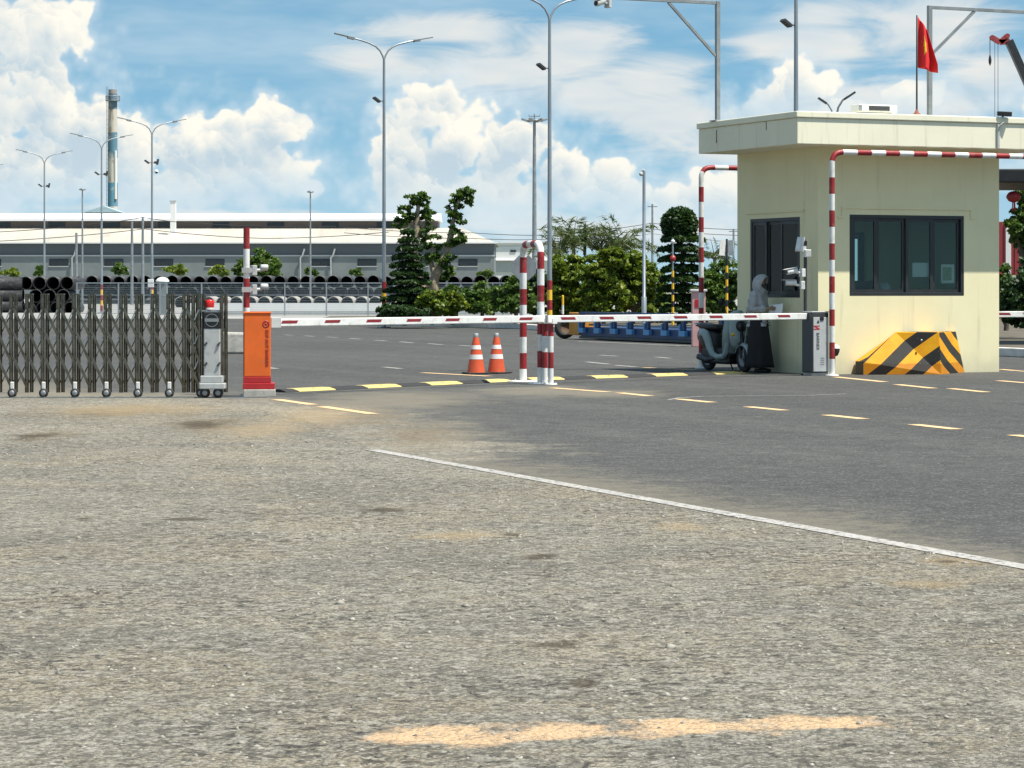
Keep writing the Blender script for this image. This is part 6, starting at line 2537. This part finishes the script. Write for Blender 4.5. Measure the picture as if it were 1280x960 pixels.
# ------------------------------------------------------------------ scooter
def loft(secs, m=0, n=18, power=2.6):
    """secs: (x, z centre, half width, half height); superellipse sections along x"""
    mb = MB()
    vs, fs = [], []
    for x, zc_, w, h in secs:
        for j in range(n):
            a = 2 * math.pi * j / n
            ca, sa = math.cos(a), math.sin(a)
            vs.append((x, w * math.copysign(abs(ca) ** (2 / power), ca), zc_ + h * math.copysign(abs(sa) ** (2 / power), sa)))
    for i in range(len(secs) - 1):
        for j in range(n):
            j2 = (j + 1) % n
            fs.append((i * n + j, (i + 1) * n + j, (i + 1) * n + j2, i * n + j2))
    fs.append(tuple(range(n)))
    fs.append(tuple(range((len(secs) - 1) * n, len(secs) * n))[::-1])
    return mb.add(vs, fs, m, True)


fw = Vector((290 * 46.0 / F, 46.0, 0))
fw = gnd(931, 465.4)
hd_ = math.atan2(-0.90, 0.44)
hv = Vector((math.cos(hd_), math.sin(hd_), 0))
SCO = fw - hv * 0.62
T = thing('motor_scooter', 'grey green motor scooter parked beside the hooded person', 'scooter', SCO, hd_)
RYm = Matrix.Rotation(R(90), 4, 'X')
for x, nm in ((0.62, 'front_wheel'), (-0.62, 'rear_wheel')):
    mb = MB()
    mb.lathe([(0.15, -0.04), (0.20, -0.052), (0.235, -0.03), (0.242, 0.0), (0.235, 0.03), (0.20, 0.052), (0.15, 0.04)], n=26, M=RYm)
    w_ = obj(nm, mb, M['rubber'], T, loc=(x, 0, 0.244))
    mb = MB()
    mb.lathe([(0.0, -0.05), (0.04, -0.05), (0.05, -0.02), (0.13, -0.02), (0.15, -0.04), (0.15, 0.04), (0.13, 0.02), (0.05, 0.02), (0.04, 0.05), (0.0, 0.05)], n=20, M=RYm)
    obj('rim', mb, M['galv_d'], w_)
# leg shield: bowed panel with rolled edges
mb = MB()
vs, fs = [], []
nr, nc = 12, 11
for i in range(nr + 1):
    w = i / nr
    z = 0.30 + 0.66 * w
    x = 0.30 + 0.06 * math.sin(w * 3.14) + 0.10 * w
    hw = 0.21 + 0.07 * math.sin(min(1, w * 1.15) * 3.14 * 0.85)
    for j in range(nc + 1):
        s_ = j / nc * 2 - 1
        vs.append((x - 0.09 * s_ * s_, hw * s_, z - 0.03 * s_ * s_ * (w > 0.9)))
for i in range(nr):
    for j in range(nc):
        q = i * (nc + 1) + j
        fs.append((q, q + 1, q + nc + 2, q + nc + 1))
mb.add(vs, fs, 0, True)
ls = obj('leg_shield', mb, M['mint'], T)
so = ls.modifiers.new('thickness', 'SOLIDIFY')
so.thickness = 0.03
obj('steering_cover', loft([(0.27, 0.98, 0.05, 0.05), (0.31, 0.99, 0.13, 0.075), (0.40, 1.0, 0.12, 0.09), (0.47, 0.99, 0.075, 0.065), (0.49, 0.99, 0.04, 0.04)]), M['mint'], T)
mb = MB()
vs, fs = [], []
secs = [(0.40, 0.40, 0.04, 0.10), (0.48, 0.43, 0.07, 0.17), (0.62, 0.43, 0.085, 0.20), (0.78, 0.41, 0.085, 0.205), (0.90, 0.39, 0.075, 0.18), (0.97, 0.375, 0.05, 0.12)]
for z_, xc_, wx_, wy_ in secs:
    for j in range(20):
        a = 2 * math.pi * j / 20
        vs.append((xc_ + wx_ * math.cos(a), wy_ * math.sin(a), z_))
for i in range(len(secs) - 1):
    for j in range(20):
        fs.append((i * 20 + j, i * 20 + (j + 1) % 20, (i + 1) * 20 + (j + 1) % 20, (i + 1) * 20 + j))
fs += [tuple(range(20))[::-1], tuple(range(100, 120))]
mb.add(vs, fs, 0, True)
obj('front_panel', mb, M['mint'], T)
mb = MB()
mb.lathe([(0.085, -0.02), (0.085, 0.0), (0.07, 0.025), (0.0, 0.035)], n=20, M=Matrix.Rotation(R(90), 4, 'Y'), c=(0.50, 0, 0.80))
mb.lathe([(0.098, -0.03), (0.098, 0.005), (0.085, 0.005)], n=20, m=1, M=Matrix.Rotation(R(90), 4, 'Y'), c=(0.50, 0, 0.80))
obj('headlight', mb, [M['darkwin'], M['black']], T)
for sd in (-1, 1):
    mb = MB()
    mb.tube([(0.34, sd * 0.1, 1.0), (0.32, sd * 0.22, 1.02), (0.27, sd * 0.34, 1.01)], [0.016, 0.016, 0.016], 8)
    mb.tube([(0.31, sd * 0.24, 1.02), (0.265, sd * 0.355, 1.01)], 0.022, 8)
    hb = obj('handlebar', mb, M['black'], T)
    mb = MB()
    mb.tube([(0.33, sd * 0.2, 1.03), (0.34, sd * 0.25, 1.14), (0.33, sd * 0.29, 1.20)], 0.008, 6)
    mb.lathe([(0.0, -0.012), (0.06, -0.008), (0.06, 0.006), (0.0, 0.008)], n=16, M=Matrix.Rotation(R(90), 4, 'Y'), c=(0.33, sd * 0.30, 1.24))
    obj('mirror', mb, M['black'], hb)
    mb = MB()
    mb.sphere((0.47, sd * 0.15, 0.66), (0.03, 0.045, 0.03), 10)
    obj('indicator', mb, M['ytape'], ls)
mb = MB()
mb.tube([(0.40, 0, 0.95), (0.56, 0, 0.50)], 0.035, 10)
for sd in (-1, 1):
    mb.tube([(0.55, sd * 0.07, 0.52), (0.62, sd * 0.075, 0.25)], 0.022, 8)
obj('front_fork', mb, M['black'], T)
mb = MB()
vs, fs = [], []
for i in range(13):
    a = R(-15) + R(175) * i / 12
    for j in range(7):
        s_ = j / 6 * 2 - 1
        rr = 0.275 - 0.05 * s_ * s_
        vs.append((0.62 + rr * math.cos(a), 0.085 * s_, 0.25 + rr * math.sin(a)))
for i in range(12):
    for j in range(6):
        q = i * 7 + j
        fs.append((q, q + 1, q + 8, q + 7))
mb.add(vs, fs, 0, True)
ff = obj('front_fender', mb, M['mint'], T)
so = ff.modifiers.new('thickness', 'SOLIDIFY')
so.thickness = 0.015
mb = MB()
mb.span(-0.25, 0.34, -0.16, 0.16, 0.26, 0.315)
obj('floorboard', mb, M['black'], T, bevel=0.015)
for sd in (-1, 1):                                     # the light S-shaped side trim
    mb = MB()
    mb.tube([(0.33, sd * 0.19, 0.52), (0.30, sd * 0.185, 0.36), (0.22, sd * 0.185, 0.275), (0.0, sd * 0.185, 0.255), (-0.16, sd * 0.19, 0.30), (-0.25, sd * 0.2, 0.42), (-0.30, sd * 0.21, 0.56), (-0.38, sd * 0.21, 0.66), (-0.50, sd * 0.20, 0.69), (-0.62, sd * 0.18, 0.63)],
            [0.04, 0.05, 0.055, 0.055, 0.06, 0.065, 0.07, 0.075, 0.07, 0.04], 10)
    obj('side_trim', mb, M['mint'], T)
obj('rear_body', loft([(-0.22, 0.45, 0.10, 0.16), (-0.28, 0.50, 0.165, 0.22), (-0.45, 0.54, 0.19, 0.20), (-0.65, 0.58, 0.17, 0.17), (-0.85, 0.62, 0.11, 0.11), (-0.95, 0.64, 0.05, 0.06)]), M['black'], T)
obj('seat', loft([(-0.22, 0.77, 0.09, 0.03), (-0.27, 0.78, 0.13, 0.055), (-0.5, 0.78, 0.15, 0.06), (-0.75, 0.80, 0.14, 0.06), (-0.9, 0.81, 0.09, 0.04)]), M['seat'], T)
mb = MB()
mb.tube([(-0.9, -0.10, 0.80), (-1.0, -0.08, 0.84), (-1.0, 0.08, 0.84), (-0.9, 0.10, 0.80)], 0.014, 8)
obj('grab_rail', mb, M['chrome'], T)
mb = MB()
mb.tube([(-0.2, -0.14, 0.22), (-0.42, -0.16, 0.2), (-0.7, -0.165, 0.25)], [0.025, 0.05, 0.055], 12)
obj('exhaust', mb, M['dark'], T)
mb = MB()
mb.tube([(-0.12, 0.1, 0.26), (-0.2, 0.25, 0.01)], 0.012, 8)
obj('side_stand', mb, M['dark'], T)
mb = MB()
mb.span(-0.62, 0.28, -0.15, 0.15, 0.13, 0.42)
obj('engine', mb, M['black'], T, bevel=0.04)

# ------------------------------------------------------------------ person
def skin_mesh(name, joints, bones, m, parent, levels=1):
    """joints: name -> ((x, y, z), radius or (rx, ry)); bones: pairs of names"""
    names = list(joints)
    idx = {n_: i for i, n_ in enumerate(names)}
    me = bpy.data.meshes.new(name)
    me.from_pydata([joints[n_][0] for n_ in names], [(idx[a], idx[b]) for a, b in bones], [])
    o = bpy.data.objects.new(name, me)
    COL.objects.link(o)
    sk = o.modifiers.new('skin', 'SKIN')
    sk.use_smooth_shade = True
    for i, n_ in enumerate(names):
        r_ = joints[n_][1]
        v_ = me.skin_vertices[0].data[i]
        v_.radius = r_ if isinstance(r_, tuple) else (r_, r_)
        v_.use_root = (i == 0)
    sb = o.modifiers.new('sub', 'SUBSURF')
    sb.levels = levels
    sb.render_levels = levels
    dg = bpy.context.evaluated_depsgraph_get()
    out = bpy.data.meshes.new_from_object(o.evaluated_get(dg))
    bpy.data.objects.remove(o)
    out.materials.clear()
    out.materials.append(m)
    for p_ in out.polygons:
        p_.use_smooth = True
    return link(name, out, parent)


pp = gnd(948, 465.6)
T = thing('person', 'person in a grey hooded jacket and long black skirt reading a sheet of paper', 'person', pp, R(-28))
J = {'pelvis': ((0, 0, 0.92), (0.13, 0.11)), 'belly': ((0.0, 0, 1.06), (0.12, 0.10)), 'chest': ((0.0, 0, 1.25), (0.145, 0.105)), 'collar': ((0.01, 0, 1.38), (0.09, 0.07)), 'neck': ((0.03, 0, 1.44), 0.05),
     'jaw': ((0.07, 0, 1.50), 0.07), 'head': ((0.06, 0, 1.58), (0.085, 0.095)), 'crown': ((0.04, 0, 1.66), 0.055)}
Bn = [('pelvis', 'belly'), ('belly', 'chest'), ('chest', 'collar'), ('collar', 'neck'), ('neck', 'jaw'), ('jaw', 'head'), ('head', 'crown')]
for s_, nm in ((-1, 'r'), (1, 'l')):
    J.update({'hip' + nm: ((0, s_ * 0.09, 0.84), 0.085), 'knee' + nm: ((0.03, s_ * 0.10, 0.47), 0.055), 'ankle' + nm: ((-0.02, s_ * 0.10, 0.09), 0.038), 'ball' + nm: ((0.10, s_ * 0.11, 0.035), 0.032), 'toe' + nm: ((0.17, s_ * 0.11, 0.028), 0.022),
              'sh' + nm: ((0.0, s_ * 0.17, 1.36), 0.06), 'el' + nm: ((-0.02, s_ * 0.23, 1.11), 0.043), 'wr' + nm: ((0.21, s_ * 0.13, 1.12), 0.028), 'palm' + nm: ((0.27, s_ * 0.10, 1.125), 0.026)})
    Bn += [('pelvis', 'hip' + nm), ('hip' + nm, 'knee' + nm), ('knee' + nm, 'ankle' + nm), ('ankle' + nm, 'ball' + nm), ('ball' + nm, 'toe' + nm),
           ('chest', 'sh' + nm), ('sh' + nm, 'el' + nm), ('el' + nm, 'wr' + nm), ('wr' + nm, 'palm' + nm)]
    for f_ in range(4):
        L_ = (0.033, 0.038, 0.036, 0.028)[f_]
        zb = 1.145 - f_ * 0.017
        J.update({'fa%d%s' % (f_, nm): ((0.305, s_ * 0.092, zb), 0.0095), 'fb%d%s' % (f_, nm): ((0.305 + L_, s_ * 0.072, zb), 0.0085), 'fc%d%s' % (f_, nm): ((0.315 + L_ * 0.8, s_ * 0.05, zb), 0.0075)})
        Bn += [('palm' + nm, 'fa%d%s' % (f_, nm)), ('fa%d%s' % (f_, nm), 'fb%d%s' % (f_, nm)), ('fb%d%s' % (f_, nm), 'fc%d%s' % (f_, nm))]
    J.update({'ta' + nm: ((0.265, s_ * 0.075, 1.158), 0.0105), 'tb' + nm: ((0.30, s_ * 0.055, 1.168), 0.009)})
    Bn += [('palm' + nm, 'ta' + nm), ('ta' + nm, 'tb' + nm)]
body = skin_mesh('body', J, Bn, M['skin'], T)
Jk = {'waist': ((0, 0, 0.97), (0.175, 0.15)), 'belly': ((0, 0, 1.08), (0.165, 0.14)), 'chest': ((0, 0, 1.25), (0.20, 0.155)), 'collar': ((0.0, 0, 1.39), (0.11, 0.09)), 'hem': ((0, 0, 0.88), (0.185, 0.16))}
Bk = [('waist', 'hem'), ('waist', 'belly'), ('belly', 'chest'), ('chest', 'collar')]
for s_, nm in ((-1, 'r'), (1, 'l')):
    Jk.update({'sh' + nm: ((0, s_ * 0.19, 1.355), 0.09), 'ua' + nm: ((-0.015, s_ * 0.22, 1.24), 0.075), 'el' + nm: ((-0.03, s_ * 0.24, 1.10), 0.066), 'fo' + nm: ((0.09, s_ * 0.19, 1.105), 0.056), 'cu' + nm: ((0.20, s_ * 0.135, 1.12), 0.045)})
    Bk += [('chest', 'sh' + nm), ('sh' + nm, 'ua' + nm), ('ua' + nm, 'el' + nm), ('el' + nm, 'fo' + nm), ('fo' + nm, 'cu' + nm)]
jk = skin_mesh('jacket', Jk, Bk, M['jacket'], T, 3)
from mathutils import noise as mnoise
nrm_ = [v_.normal.copy() for v_ in jk.data.vertices]
for v_, nv in zip(jk.data.vertices, nrm_):                  # creases and slack in the cloth
    q_ = Vector((v_.co.x * 9, v_.co.y * 9, v_.co.z * 16))
    v_.co += nv * (0.016 * mnoise.noise(q_) + 0.008 * mnoise.noise(q_ * 2.3))
# hood: a shell open towards the face
mb = MB()
vs, fs = [], []
na, nb = 20, 14
hc = Vector((0.045, 0, 1.56))
for i in range(nb + 1):
    th_ = R(62) + (R(180) - R(62)) * i / nb                      # angle from the facing axis
    for j in range(na):
        ph = 2 * math.pi * j / na
        rr = Vector((0.135, 0.128, 0.155))
        d3 = Vector((math.cos(th_), math.sin(th_) * math.cos(ph), math.sin(th_) * math.sin(ph)))
        v3 = Vector((d3.x * rr.x, d3.y * rr.y, d3.z * rr.z))
        v3.x += 0.03 * max(0, d3.z) * (1 - i / nb)               # peak over the brow
        if d3.z < 0:
            v3.z -= 0.05 * -d3.z
        vs.append(tuple(Matrix.Rotation(R(14), 3, 'Y') @ v3 + hc))
for i in range(nb):
    for j in range(na):
        j2 = (j + 1) % na
        fs.append((i * na + j, i * na + j2, (i + 1) * na + j2, (i + 1) * na + j))
mb.add(vs, fs, 0, True)
hood = obj('hood', mb, M['jacket'], T)
so = hood.modifiers.new('thickness', 'SOLIDIFY')
so.thickness = 0.012
mb = MB()
mb.lathe([(0.10, -0.10), (0.115, -0.03), (0.10, 0.05)], n=18, c=(0.02, 0, 1.46))
obj('hood_collar', mb, M['jacket'], hood)
mb = MB()
mb.sphere((0.105, 0, 1.515), (0.055, 0.068, 0.06), 14)
obj('face_mask', mb, M['dark'], T)
for s_ in (-1, 1):
    mb = MB()
    mb.sphere((0.137, s_ * 0.032, 1.585), (0.009, 0.014, 0.008), 8)
    obj('eye', mb, M['black'], T)
mb = MB()
mb.tube([(0.135, 0, 1.60), (0.152, 0, 1.565)], [0.010, 0.016], 8)
obj('nose', mb, M['skin'], T)
# long wrap skirt with fluted hem, pale edge where it overlaps
mb = MB()
vs, fs, ms = [], [], []
nz_, na = 12, 40
for i in range(nz_ + 1):
    w = i / nz_
    z = 0.99 - 0.90 * w
    for j in range(na):
        a = 2 * math.pi * j / na
        fl = 1 + 0.10 * w * math.sin(a * 6 + 1.0) + 0.05 * w * math.sin(a * 11)
        vs.append((0.005 + (0.155 + 0.09 * w) * math.cos(a) * fl, (0.17 + 0.10 * w) * math.sin(a) * fl, z))
for i in range(nz_):
    for j in range(na):
        j2 = (j + 1) % na
        fs.append((i * na + j, (i + 1) * na + j, (i + 1) * na + j2, i * na + j2))
mb.add(vs, fs, 0, True)
sk_ = obj('skirt', mb, M['skirt'], T)
so = sk_.modifiers.new('thickness', 'SOLIDIFY')
so.thickness = 0.008
mb = MB()
for i in range(6):
    a0, a1 = R(196), R(207)
    z0_, z1_ = 0.84 - 0.125 * i, 0.84 - 0.125 * (i + 1)
    f0, f1 = 0.175 + 0.10 * (0.99 - z0_) / 0.9, 0.175 + 0.10 * (0.99 - z1_) / 0.9
    mb.add([(0.005 + (f0 - 0.005) * 1.05 * math.cos(a0), (f0 + 0.012) * 1.05 * math.sin(a0), z0_), (0.005 + (f0 - 0.005) * 1.05 * math.cos(a1), (f0 + 0.012) * 1.05 * math.sin(a1), z0_),
            (0.005 + (f1 - 0.005) * 1.06 * math.cos(a1), (f1 + 0.014) * 1.06 * math.sin(a1), z1_), (0.005 + (f1 - 0.005) * 1.06 * math.cos(a0), (f1 + 0.014) * 1.06 * math.sin(a0), z1_)], [(0, 1, 2, 3)], 0, True)
fac = obj('skirt_facing', mb, M['jacket'], sk_)
so = fac.modifiers.new('thickness', 'SOLIDIFY')
so.thickness = 0.01
for s_ in (-1, 1):
    mb = MB()
    for q in range(1):
        mb.sphere((0.08, s_ * 0.11, 0.035), (0.125, 0.048, 0.042), 12)
    obj('shoe', mb, M['black'], T)
# the sheet of paper the person holds
Rz = Matrix.Rotation(R(-28), 4, 'Z')
off = Rz @ Vector((0.325, 0.0, 1.13))
mb = MB()
vs, fs = [], []
for i in range(7):
    for j in range(5):
        u_, w = i / 6 - 0.5, j / 4
        vs.append((0.26 * u_ + 0.03, -0.09 + 0.05 * w + 0.012 * math.cos(u_ * 5), -0.135 + 0.2 * w + 0.03 * u_))
for i in range(6):
    for j in range(4):
        q = i * 5 + j
        fs.append((q, q + 1, q + 6, q + 5))
mb.add(vs, fs, 0, True)
o = obj('paper_sheet', mb, M['paper'], loc=pp + off, rz=R(-28))
so = o.modifiers.new('thickness', 'SOLIDIFY')
so.thickness = 0.002
tag(o, 'sheet of white paper in the hands of the hooded person', 'paper')

bpy.context.view_layer.update()
